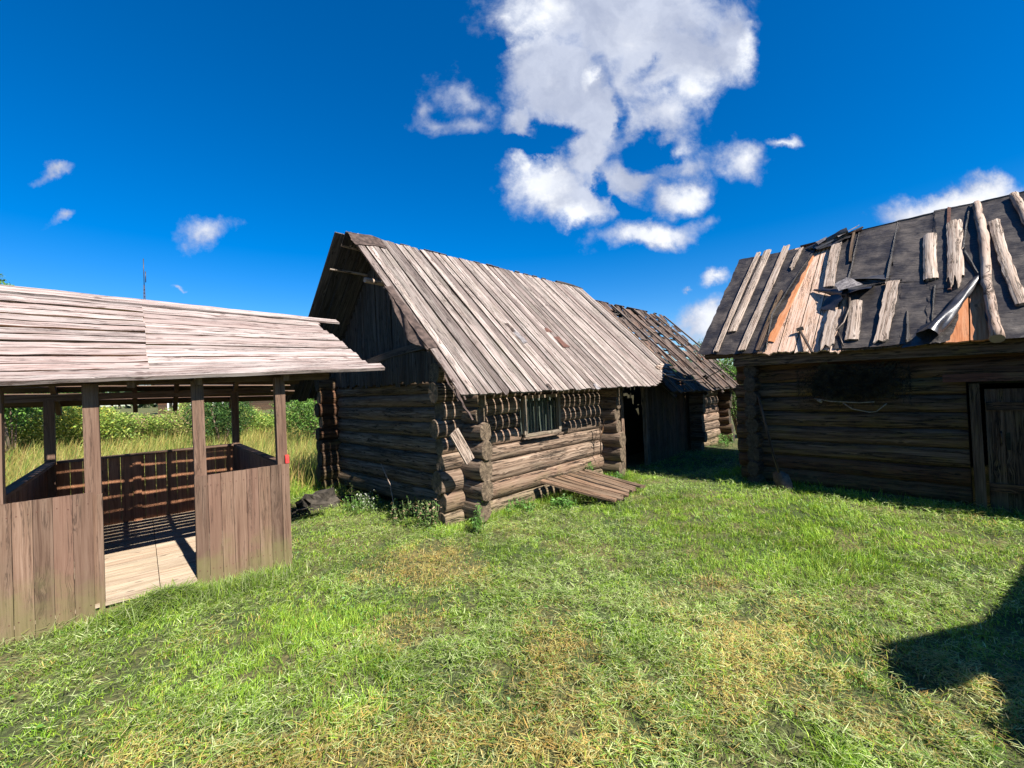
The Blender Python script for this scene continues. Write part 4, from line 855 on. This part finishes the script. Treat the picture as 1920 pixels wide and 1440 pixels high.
# ================================================================ stones, far house, mast
def stone(p, sx, sy, sz, label, grp=None):
    mb = MB(); nu, nv = 14, 9; pts = []; s0 = random.uniform(0, 99)
    for i in range(nv + 1):
        for j in range(nu):
            ph = math.pi * i / nv; th = 6.2832 * j / nu; d = Vector((math.sin(ph) * math.cos(th), math.sin(ph) * math.sin(th), math.cos(ph))); k_ = 1 + (float(fbm(d.x * 1.5 + s0, d.y * 1.5 + d.z * 1.3 + s0, 3, 1.3)) - .5) * 1.3
            pts.append(Vector(p) + Vector((math.copysign(abs(d.x) ** .75, d.x) * sx * k_, math.copysign(abs(d.y) ** .75, d.y) * sy * k_, math.copysign(abs(d.z) ** .75, d.z) * sz * k_)))
    b0 = mb.base(pts)
    for i in range(nv):
        for j in range(nu): j2 = (j + 1) % nu; mb.face([b0 + i * nu + j, b0 + (i + 1) * nu + j, b0 + (i + 1) * nu + j2, b0 + i * nu + j2], [(0, 0)] * 4, (0, 0, 0), 0, False)
    return tag(build('stone', mb, M_STONE, None, p), label, 'stone', grp)
stone((-2.86, 6.42, .03), .26, .16, .17, 'largest dark boulder lying between the shelter and the cabin corner')
stone((-3.0, 6.05, -.02), .13, .10, .09, 'small flat dark stone in front of the largest boulder near the shelter')
stone((-2.42, 6.62, -.02), .22, .14, .12, 'mid-sized dark stone half sunk in weeds between the largest boulder and the cabin wall')
house = thing('far_house', 'distant dark log house with white window frames, seen under the shelter roof', 'house', (-41, 62, 0))
def bx(mb, x0, x1, y0, y1, z0, z1):
    b = mb.base([(x, y, z) for z in (z0, z1) for y in (y0, y1) for x in (x0, x1)]); r = rr()
    for q in ((0, 2, 3, 1), (4, 5, 7, 6), (0, 1, 5, 4), (2, 6, 7, 3), (0, 4, 6, 2), (1, 3, 7, 5)): mb.face([b + i for i in q], [(0, 0), (4, 0), (4, 3), (0, 3)], r)
mb = MB()
for i in range(11): bx(mb, -49, -37, 60 - .02 * (i % 2), 68, i * .3, i * .3 + .29)
build('wall', mb, M_LOGD, house)
for x in (-46.8, -43.7, -40.6):
    mb = MB(); bx(mb, x - .75, x - .6, 59.8, 59.95, .7, 2.5); bx(mb, x + .6, x + .75, 59.8, 59.95, .7, 2.5); bx(mb, x - .6, x + .6, 59.8, 59.95, 2.35, 2.5); bx(mb, x - .6, x + .6, 59.8, 59.95, .7, .85); bx(mb, x - .05, x + .05, 59.85, 59.95, .85, 2.35)
    w_ = build('window', mb, plain('white paint', (.7, .7, .68), (.8, .8, .78)) if 'white paint' not in bpy.data.materials else bpy.data.materials['white paint'], house); mb = MB(); bx(mb, x - .6, x + .6, 59.9, 59.97, .85, 2.35); build('pane', mb, M_GLASS, w_)
mb = MB(); b0 = mb.base([(-50, 59, 3.1), (-36, 59, 3.1), (-36, 64, 6.4), (-50, 64, 6.4), (-50, 69, 3.1), (-36, 69, 3.1)]); mb.face([b0, b0 + 1, b0 + 2, b0 + 3], [(0, 0), (9, 0), (9, 5), (0, 5)], rr()); mb.face([b0 + 3, b0 + 2, b0 + 5, b0 + 4], [(0, 0), (9, 0), (9, 5), (0, 5)], rr()); mb.face([b0 + 3, b0 + 4, b0], [(0, 0)] * 3, rr()); mb.face([b0 + 1, b0 + 5, b0 + 2], [(0, 0)] * 3, rr())
build('roof', mb, M_GABLE, house)
mb = MB(); mx_, my_ = -75.6, 90.; H_ = 31.5
for a in range(3):
    th = a * 2.094; tube(mb, [(mx_ + .5 * math.cos(th), my_ + .5 * math.sin(th), 0), (mx_ + .12 * math.cos(th), my_ + .12 * math.sin(th), H_ - 5)], .05, nr=4)
for i in range(36):
    z0, z1 = i * .72, (i + 1) * .72; f_ = lambda z: .5 - .38 * z / (H_ - 5)
    for a in range(3): t0, t1 = a * 2.094, (a + 1) * 2.094; tube(mb, [(mx_ + f_(z0) * math.cos(t0), my_ + f_(z0) * math.sin(t0), z0), (mx_ + f_(z1) * math.cos(t1), my_ + f_(z1) * math.sin(t1), z1)], .025, nr=3)
tube(mb, [(mx_, my_, H_ - 5), (mx_, my_, H_ + .5)], .07, nr=5); tube(mb, [(mx_ + .35, my_, H_ - 4.5), (mx_ + .35, my_, H_ - 2.2)], .08, nr=5)
tag(build('radio_mast', mb, M_METAL, None, (mx_, my_, 0)), 'thin lattice radio mast rising far away behind the shelter roof', 'mast')

# ================================================================ grass and plants
def fast_mesh(name, V, faces4, faces3, col, mats, loc=(0, 0, 0)):
    me = bpy.data.meshes.new(name); V = (V - np.array(loc)).astype(np.float32)
    me.vertices.add(len(V)); me.vertices.foreach_set('co', V.ravel())
    nq, nt_ = len(faces4), len(faces3); L = np.concatenate([faces4.ravel(), faces3.ravel()]).astype(np.int32)
    me.loops.add(len(L)); me.loops.foreach_set('vertex_index', L)
    tot = np.concatenate([np.full(nq, 4), np.full(nt_, 3)]).astype(np.int32); st = np.concatenate(([0], np.cumsum(tot)[:-1])).astype(np.int32)
    me.polygons.add(nq + nt_); me.polygons.foreach_set('loop_start', st); me.polygons.foreach_set('loop_total', tot); me.update(calc_edges=True)
    a = me.attributes.new('Col', 'FLOAT_COLOR', 'POINT'); c = np.ones((len(V), 4), np.float32); c[:, :3] = col; a.data.foreach_set('color', c.ravel())
    for m in mats: me.materials.append(m)
    o = bpy.data.objects.new(name, me); C.collection.objects.link(o); o.location = loc; return o
def blades(x, y, z, az, lean, ln, wd, col, curve, rng):
    n = len(x); d = np.stack([np.cos(az), np.sin(az), np.zeros(n)], -1); s = np.stack([-np.sin(az), np.cos(az), np.zeros(n)], -1)
    tw = rng.uniform(-1.2, 1.2, n); s = s * np.cos(tw)[:, None] + d * np.sin(tw)[:, None]
    up_ = np.array([0, 0, 1.])
    def pt(q):
        L = lean + curve * q; return np.stack([x, y, z], -1) + d * (np.sin(lean + curve * q * .5) * ln * q)[:, None] + up_ * (np.cos(np.minimum(lean + curve * q * .5, 1.62)) * ln * q)[:, None]
    p0, p1, p2 = pt(0), pt(.55), pt(1.); w = wd[:, None] * s * .5
    V = np.stack([p0 - w, p0 + w, p1 - w * .8, p1 + w * .8, p2], 1).reshape(-1, 3); b = np.arange(n)[:, None] * 5
    q4 = b + np.array([[0, 1, 3, 2]]); t3 = b + np.array([[2, 3, 4]]); c = np.repeat(col, 5, axis=0)
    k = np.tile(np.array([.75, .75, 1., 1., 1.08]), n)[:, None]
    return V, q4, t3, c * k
def inside(x, y, k, u0, u1, v0, v1): u, v = tofr(k, x, y); return (u > u0) & (u < u1) & (v > v0) & (v < v1)
def blocked(x, y): return inside(x, y, 'g', -1.93, .02, .0, 3.0) | inside(x, y, 'c', .0, 3.3, .0, 3.6) | inside(x, y, 'b', .0, 4.4, .0, 3.5) | inside(x, y, 'c', 3.3, 9.2, .1, 3.6)
DRY = [(-1.05, 4.1, .33, 1.3), (-.55, 4.0, .28, 1.1), (-.95, 2.95, .22, 1.1), (-.75, 1.95, .35, .9), (.45, 1.9, .35, .55), (.25, 2.65, .25, .4), (1.5, 2.8, .3, .35), (1.2, 2.2, .4, .3), (2.0, 2.9, .3, .4), (1.6, 3.5, .18, .7), (-1.9, 2.0, .3, .5), (2.2, 2.25, .3, .5), (.9, 5.6, .15, .5), (-1.45, 3.9, .15, .6)]
LUSH = [(2.3, 5.2, 1.1, .8), (3.2, 4.6, .8, .7), (.9, 4.0, .3, .4), (-1.3, 2.6, .4, .8), (-.2, 3.5, .3, .5), (1.3, 1.85, .12, 1.), (1.0, 6.8, .7, .5), (-1.6, 3.3, .4, .5), (-.35, 1.75, .14, .9), (1.6, 4.3, .4, .5)]
def spots(x, y, L):
    v = 0
    for a, b_, s, w in L: v = v + w * np.exp(-((x - a) ** 2 + (y - b_) ** 2) / (2 * s * s))
    return v
rng = np.random.default_rng(5)
N1 = 680000; th = rng.uniform(-1.02, 1.02, N1)
q = rng.random(N1); r = np.where(rng.random(N1) < .2, np.sqrt(1.3 ** 2 + q * (3 ** 2 - 1.3 ** 2)), (3 ** .8 + q * (11.5 ** .8 - 3 ** .8)) ** 1.25)
N2 = 30000; th = np.concatenate([th, rng.uniform(-3.14, 3.14, N2)]); r = np.concatenate([r, np.sqrt(rng.random(N2)) * 5])
x, y = r * np.sin(th), r * np.cos(th)
# clump: pull blades towards tuft centres
x = x + (fbm(x * 9, y * 9, 2) - .5) * .10; y = y + (fbm(x * 9 + 50, y * 9, 2) - .5) * .10
gap_ = fbm(x + 31, y + 7, 3, 6.5); ok = ~blocked(x, y) & (rng.random(len(x)) < np.clip((gap_ - .30) * 5, .22, 1)); x, y = x[ok], y[ok]; n = len(x); z = gh(x, y); gap_ = gap_[ok]
dry = fbm(x + 3, y, 4, 2.2) * 1.7 - .88 + spots(x, y, DRY) - .7 * spots(x, y, LUSH) - .10 * np.clip(y - 3, 0, 4)
lush = np.clip(spots(x, y, LUSH) + (fbm(x, y + 20, 3, 1.1) - .45), 0, 1)
cut = np.clip(.62 - .55 * lush + (fbm(x + 40, y, 3, 2.2) - .5) * 1.2, .06, .93)          # share of mown clippings lying flat
lying = rng.random(n) < cut; isdry = rng.random(n) < np.clip(dry * .9 + .06, .02, .85)
u_b, v_b = tofr('b', x, y); u_c, v_c = tofr('c', x, y); u_g, v_g = tofr('g', x, y)
tall = np.exp(-np.clip(-v_b, 0, 9) / .35) * (u_b > -.6) + np.exp(-np.abs(v_c + .18) / .2) * (u_c > -.1) * (u_c < 3.7) + np.exp(-np.abs(u_c + .25) / .3) * (v_c > -.3) * (v_c < 4) * .8 + np.exp(-np.abs(v_g + .12) / .09) * (u_g > -1.6) * (u_g < .1) * .8 + (v_g > 3.) * 1. + spots(x, y, [(1.27, 1.86, .07, .7), (-.9, 2.55, .12, .5), (2.5, 3.6, .2, .5), (1.25, 5.6, .14, .8), (-1.6, 3.1, .12, .5), (3.0, 4.2, .4, .4), (.3, 4.6, .15, .4)])
tall = np.clip(tall, 0, 1); lying &= rng.random(n) > tall * .8
flow = fbm(x + 70, y + 3, 2, .6) * 12
az = np.where(lying, flow + rng.normal(0, 1.9, n), flow * 1.3 + rng.normal(0, 1.4, n))
lean = np.where(lying, rng.uniform(1.15, 1.62, n), np.abs(rng.normal(.25, .32, n))); curve = np.where(lying, rng.uniform(-.3, .5, n), rng.uniform(.2, 1.3, n))
ln = np.where(lying, rng.uniform(.022, .068, n), rng.uniform(.02, .052, n) * (1 + .4 * lush) * (.55 + .9 * fbm(x + 5, y, 2, 4.))) * (1 + 1.7 * tall); wd = rng.uniform(.0026, .0055, n) * (1 + np.clip(r[ok] - 4, 0, 8) * .12)
z = z + np.where(lying, rng.uniform(.004, .05, n) * (.4 + 1.6 * gap_), -.004)
pal = lambda L: np.array(L)
G = pal([(.18, .31, .022), (.24, .37, .03), (.12, .23, .02), (.30, .40, .045)]); CL = pal([(.27, .37, .10), (.37, .45, .17), (.18, .29, .05), (.50, .54, .26)]); DR = pal([(.46, .35, .10), (.48, .40, .17), (.40, .25, .07), (.38, .35, .11)])
col = G[rng.integers(0, 4, n)]; c2 = CL[rng.integers(0, 4, n)]; col = np.where((lying & (rng.random(n) < .75))[:, None], c2, col); c3 = DR[rng.integers(0, 4, n)]; col = np.where(isdry[:, None], c3, col)
cl_ = np.clip(.72 + .85 * fbm(x + 13, y + 4, 3, 3.2) + .4 * (fbm(x, y + 60, 2, 9.) - .5), .65, 1.4)
col = col * (rng.uniform(.55, 1.3, n) * cl_)[:, None]
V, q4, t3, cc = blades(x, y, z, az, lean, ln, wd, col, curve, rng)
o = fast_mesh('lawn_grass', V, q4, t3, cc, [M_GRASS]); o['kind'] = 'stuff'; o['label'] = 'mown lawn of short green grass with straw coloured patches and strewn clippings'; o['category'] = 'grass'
# clover and broad leaves, tiny white flecks
N = 9000; th = rng.uniform(-1.0, 1.0, N); r = (2 ** 1.2 + rng.random(N) * (9.5 ** 1.2 - 2 ** 1.2)) ** (1 / 1.2); x, y = r * np.sin(th), r * np.cos(th); ok = ~blocked(x, y) & (fbm(x + 11, y, 3, 2.) > .5); x, y = x[ok], y[ok]; n = len(x)
def leafquads(P, sz, col, rng, upb=.6):
    n = len(P); nrm = rng.normal(0, 1, (n, 3)); nrm[:, 2] = np.abs(nrm[:, 2]) * (1 + upb * 2); nrm /= np.linalg.norm(nrm, axis=1)[:, None]
    a = np.cross(nrm, rng.normal(0, 1, (n, 3))); a /= np.linalg.norm(a, axis=1)[:, None]; b = np.cross(nrm, a); s = sz[:, None]
    V = np.stack([P - a * s, P - b * s * .45 + nrm * s * .1, P + a * s, P + b * s * .45 + nrm * s * .1], 1).reshape(-1, 3); k = np.arange(n)[:, None] * 4
    return V, k + np.array([[0, 1, 2, 3]]), np.zeros((0, 3), int), np.repeat(col, 4, axis=0)
col = pal([(.06, .16, .02), (.08, .20, .03)])[rng.integers(0, 2, n)]; fl = rng.random(n) < .03; col[fl] = (.55, .56, .5)
o = fast_mesh('clover_cover', *leafquads(np.stack([x, y, gh(x, y) + rng.uniform(.02, .06, n)], -1), np.where(fl, .007, rng.uniform(.008, .018, n)), col, rng), [M_LEAF]); o['kind'] = 'stuff'; o['label'] = 'clover leaves and small white flowers scattered through the lawn'; o['category'] = 'ground cover'
# meadow behind the shelter
N = 120000; az_ = rng.uniform(-1.25, .1, N); r = (6.2 ** 1.1 + rng.random(N) * (34 ** 1.1 - 6.2 ** 1.1)) ** (1 / 1.1); x, y = r * np.sin(az_), r * np.cos(az_); ug, vg = tofr('g', x, y); uc, vc = tofr('c', x, y)
ok = (vg > 3.3) & ((uc < -.35) | (vc > 4.3)) & ~blocked(x, y); x, y, r = x[ok], y[ok], r[ok]; n = len(x); d = fbm(x, y, 3, .35); shr = np.clip((r - 6.5) / 3, .22, 1)
ln = rng.uniform(.35, .75, n) * shr * (.6 + .9 * d); wd = rng.uniform(.004, .009, n) * (.6 + r * .06)
c = np.where((rng.random(n) < np.clip(1.5 * d - .12, .1, .85))[:, None], pal([(.46, .37, .10), (.42, .37, .10), (.34, .22, .08), (.28, .31, .06)])[rng.integers(0, 4, n)], pal([(.12, .21, .03), (.18, .26, .04), (.09, .16, .025)])[rng.integers(0, 3, n)])
V, q4, t3, cc = blades(x, y, gh(x, y), rng.normal(.6, 1.2, n), np.abs(rng.normal(.15, .2, n)), ln, wd, c, rng.uniform(.1, 1.0, n), rng)
o = fast_mesh('meadow_grass', V, q4, t3, cc, [M_GRASS]); o['kind'] = 'stuff'; o['label'] = 'tall golden and green meadow grass behind the shelter'; o['category'] = 'grass'
# thicket of herbs and shrubs beyond the meadow, one unbroken mass
N = 330000; a = rng.uniform(-1.25, .25, N); base_r = 19 + 3 * (fbm(a * 9, a * 0, 3) - .5); r = base_r + rng.uniform(0, 5, N) ** 1; hmax = .7 + 1.8 * (fbm(a * 14 + 3, r * .3, 3) - .4) + .12 * (r - base_r) + .9 * np.exp(-((a + .95) / .16) ** 2); zz = hmax * rng.random(N) ** .7
x, y = r * np.sin(a), r * np.cos(a); x += rng.normal(0, .12, N); y += rng.normal(0, .12, N); d = fbm(x * .6, y * .6 + zz * 1.3, 3, 1.2); keep = (d > .42); x, y, zz, d = x[keep], y[keep], zz[keep], d[keep]; n = len(x)
sp = fbm(x + 90, y, 2, .5); c = pal([(.15, .25, .04), (.22, .32, .05), (.11, .18, .03), (.33, .36, .08)])[rng.integers(0, 4, n)]; ye = (sp > .56) & (zz > .7) & (rng.random(n) < .35); c[ye] = (.42, .38, .05); br = (sp < .42) & (rng.random(n) < .45); c[br] = (.26, .19, .09)
o = fast_mesh('shrub_thicket', *leafquads(np.stack([x, y, zz], -1), rng.uniform(.028, .06, n), c * rng.uniform(.7, 1.3, n)[:, None], rng, 1.0), [M_LEAF]); o['kind'] = 'stuff'; o['label'] = 'dense green thicket of shrubs and tall herbs beyond the meadow'; o['category'] = 'thicket'
# distant wood on the horizon
N = 26000; a = rng.uniform(-3.14, 3.14, N); r = 120 + rng.uniform(0, 14, N); h = 4 + 5 * fbm(a * 30, a * 0 + 2, 4); zz = h * rng.random(N) ** .6
c = pal([(.035, .07, .02), (.05, .09, .025), (.03, .06, .02)])[rng.integers(0, 3, N)]
o = fast_mesh('distant_wood', *leafquads(np.stack([r * np.sin(a), r * np.cos(a), zz], -1), rng.uniform(.6, 1.3, N), c, rng, .1), [M_LEAF]); o['kind'] = 'stuff'; o['label'] = 'low dark line of woods on the horizon'; o['category'] = 'wood'

# individual shrubs, trees and weeds
def crown(P, rad, n, sz, cols, seed, dens=.42):
    g_ = np.random.default_rng(seed); p = g_.normal(0, 1, (n, 3)); p /= np.linalg.norm(p, axis=1)[:, None]; p *= (g_.random(n) ** .45)[:, None] * np.array(rad)
    f_ = fbm(p[:, 0] * 2.1 / rad[0] + seed, p[:, 1] * 2.1 / rad[1] + p[:, 2] * 2.3 / rad[2] + seed, 3, 1.6); out = np.linalg.norm(p / np.array(rad), axis=1) > .55 + f_ * .8; p = p[(f_ > dens - .06) & ~out]
    n = len(p); c = np.array(cols)[g_.integers(0, len(cols), n)] * g_.uniform(.7, 1.25, n)[:, None]
    return leafquads(p + np.array(P), g_.uniform(sz * .6, sz * 1.2, n), c, g_, .3)
def shrub(name, cat, label, P, rad, n, sz, cols, seed, group=None, trunk_r=.03, hgt=None):
    x, y = P; gz_ = float(gh(x, y)); t_ = thing(name, label, cat, (x, y, gz_), group); h = rad[2] + (hgt or rad[2] * .9)
    o = fast_mesh('crown', *crown((x, y, gz_ + h), rad, n, sz, cols, seed), [M_LEAF], loc=(x, y, gz_)); o.parent = t_; o.location = (0, 0, 0)
    mb = MB()
    for i in range(6 if trunk_r < .05 else 1):
        a = random.uniform(0, 6.28); e = random.uniform(.3, .6); tube(mb, [(x, y, gz_ - .05), (x + math.cos(a) * rad[0] * e * .4, y + math.sin(a) * rad[1] * e * .4, gz_ + h * .5), (x + math.cos(a) * rad[0] * e, y + math.sin(a) * rad[1] * e, gz_ + h * 1.15)], [trunk_r, trunk_r * .7, trunk_r * .3])
    if trunk_r >= .05:
        for i in range(7):
            a = random.uniform(0, 6.28); tube(mb, [(x, y, gz_ + h * .45), (x + math.cos(a) * rad[0] * .35, y + math.sin(a) * rad[1] * .35, gz_ + h * .85), (x + math.cos(a) * rad[0] * .7, y + math.sin(a) * rad[1] * .7, gz_ + h * 1.2)], [trunk_r * .45, trunk_r * .3, .015])
    build('stem' if trunk_r < .05 else 'trunk', mb, M_LOG, t_); return t_
LG = [(.09, .19, .03), (.14, .26, .04), (.06, .13, .02)]
shrub('elder_bush', 'bush', 'low green bush in the gap between the derelict shed and the barn', (fw('c', 10.1, -.7).x, fw('c', 10.1, -.7).y), (.55, .5, .5), 5000, .03, LG, 44, hgt=.25)
shrub('elder_bush', 'bush', 'taller dark green bush behind the far end of the derelict shed beside the barn corner', (6.35, 12.3), (.9, .8, 1.0), 12000, .035, LG, 46, hgt=.5)
shrub('willow_bush', 'bush', 'large dark green bush at the far left seen under the shelter eave', (-14.4, 12.5), (1.8, 1.6, 1.8), 22000, .05, LG, 3, hgt=1.1)
shrub('willow_bush', 'bush', 'round green bush beyond the meadow left of the cabin corner', (-6.1, 13.2), (1.2, 1.1, .95), 14000, .035, LG, 9, hgt=.4)
shrub('leafy_bush', 'bush', 'dark leafy bush behind the middle post of the shelter', (-9.3, 13.8), (1.0, 1.0, .85), 12000, .035, [(.03, .075, .015), (.05, .11, .02)], 12, hgt=.4)
shrub('leafy_bush', 'bush', 'pale green bush showing between the ruined shed roof and the barn', (6.6, 14.2), (1.2, 1.2, 1.1), 9000, .04, [(.10, .16, .04), (.14, .2, .06), (.06, .11, .03)], 15, hgt=.9)
shrub('birch_tree', 'tree', 'leafy tree at the far left edge behind the shelter', (-16.5, 12.8), (2.0, 1.8, 2.2), 14000, .09, LG, 21, trunk_r=.12, hgt=1.9)
def weed(P, n, h, ls, label, seed, cols=((.07, .17, .025), (.10, .21, .035)), spread=.15, group=None, name='leafy_weed', z0=None):
    g_ = np.random.default_rng(seed); x, y = P; gz_ = float(gh(x, y)) if z0 is None else z0; t_ = thing(name, label, 'weed', (x, y, gz_), group); mb = MB(); Ps = []; 
    for i in range(n):
        a = g_.uniform(0, 6.28); d = g_.uniform(0, spread); x0, y0 = x + math.cos(a) * d, y + math.sin(a) * d; hh = h * g_.uniform(.5, 1.1); lx, ly = g_.normal(0, .12, 2) * hh
        tube(mb, [(x0, y0, gz_ - .02), (x0 + lx * .4, y0 + ly * .4, gz_ + hh * .5), (x0 + lx, y0 + ly, gz_ + hh)], [.004, .003, .002], nr=4)
        for k in range(int(6 + hh * 40)):
            q_ = g_.uniform(.15, 1.05); Ps.append((x0 + lx * q_ + g_.normal(0, ls * .8), y0 + ly * q_ + g_.normal(0, ls * .8), gz_ + hh * q_))
    Ps = np.array(Ps); c = np.array(cols)[g_.integers(0, len(cols), len(Ps))] * g_.uniform(.7, 1.3, len(Ps))[:, None]
    o = fast_mesh('leaves', *leafquads(Ps, g_.uniform(ls * .6, ls * 1.1, len(Ps)), c, g_, .5), [M_LEAF], loc=(x, y, gz_)); o.parent = t_; o.location = (0, 0, 0); build('stem', mb, M_LEAF2, t_)
M_LEAF2 = leafy('stems', False, (.05, .09, .02), (.09, .13, .04), .0)
wc = lambda u, v: (fw('c', u, v).x, fw('c', u, v).y)
PK = ((.10, .17, .04), (.16, .20, .07), (.30, .20, .13), (.07, .14, .03))
weed(wc(-.42, .15), 26, .34, .022, 'pinkish flowering weed at the foot of the cabin front corner', 31, PK, .16)
weed(wc(-.38, .75), 26, .26, .022, 'leafy weed in the shade midway along the side wall of the cabin', 32, PK, .22)
weed(wc(-.42, 1.6), 26, .24, .022, 'straggling weed with pale flowers by the thin leaning stick', 33, ((.08, .15, .03), (.12, .18, .05), (.35, .36, .3)), .26)
weed(wc(-.40, 2.5), 24, .28, .02, 'tuft of weeds at the shaded cabin wall next to the sunken stone', 34, PK, .22)
weed(wc(-.16, -.42), 20, .30, .02, 'bright green nettle growing between the two stacks of log ends', 35, spread=.06)
weed(wc(.75, -.22), 26, .16, .026, 'low green weed clump along the front wall left of the plank ramp', 36, spread=.22)
weed(wc(1.22, -.55), 34, .17, .028, 'broad leaved weeds at the lower left edge of the plank ramp', 37, spread=.22)
weed(wc(2.52, -.14), 14, .34, .024, 'upright green weed growing against the wall at the top of the plank ramp', 38, spread=.05)
weed(wc(2.95, -.35), 24, .14, .026, 'low weeds between the plank ramp and the right log end stack', 39, spread=.2)
wg = lambda u, v: (fw('g', u, v).x, fw('g', u, v).y)
GH = ((.10, .17, .06), (.16, .22, .12), (.07, .14, .03))
for cu_, su_, n_, hh_, lab in ((-.98, .22, 9000, .16, 'heap of long cut grass at the open entrance of the shelter'), (-.42, .20, 6000, .10, 'low heap of cut grass along the foot of the right shelter panel')):
    u = rng.normal(cu_, su_, n_); v = -.10 - np.abs(rng.normal(0, .11, n_)); k_ = np.exp(-((u - cu_) / su_) ** 2 / 2 - ((v + .16) / .13) ** 2); c_, s_ = math.cos(FR['g'][2]), math.sin(FR['g'][2]); x = FR['g'][0] + c_ * u - s_ * v; y = FR['g'][1] + s_ * u + c_ * v
    up_ = rng.random(n_) < .25; z = gh(x, y) + k_ * hh_ * rng.random(n_) * ~up_; cl = CL * .8
    col = np.where((rng.random(n_) < .6)[:, None], cl[rng.integers(0, 4, n_)], G[rng.integers(0, 4, n_)]) * rng.uniform(.6, 1.15, n_)[:, None]
    V, q4, t3, cc = blades(x, y, z, rng.uniform(0, 6.28, n_), np.where(up_, np.abs(rng.normal(.3, .3, n_)), rng.uniform(1.0, 1.7, n_)), np.where(up_, rng.uniform(.06, .18, n_), rng.uniform(.06, .16, n_)), rng.uniform(.003, .007, n_), col, rng.uniform(-.2, 1.0, n_), rng)
    P_ = fw('g', cu_, -.15); o = fast_mesh('grass_heap', V, q4, t3, cc, [M_GRASS], loc=tuple(P_)); tag(o, lab, 'grass heap')
weed(wc(8.2, -.3), 20, .3, .03, 'green weeds in the sunlit gap in front of the ruined shed', 42, spread=.5)
weed((-2.3, 6.15), 26, .2, .02, 'small weeds beside the flat stone between shelter and cabin', 43, spread=.3)
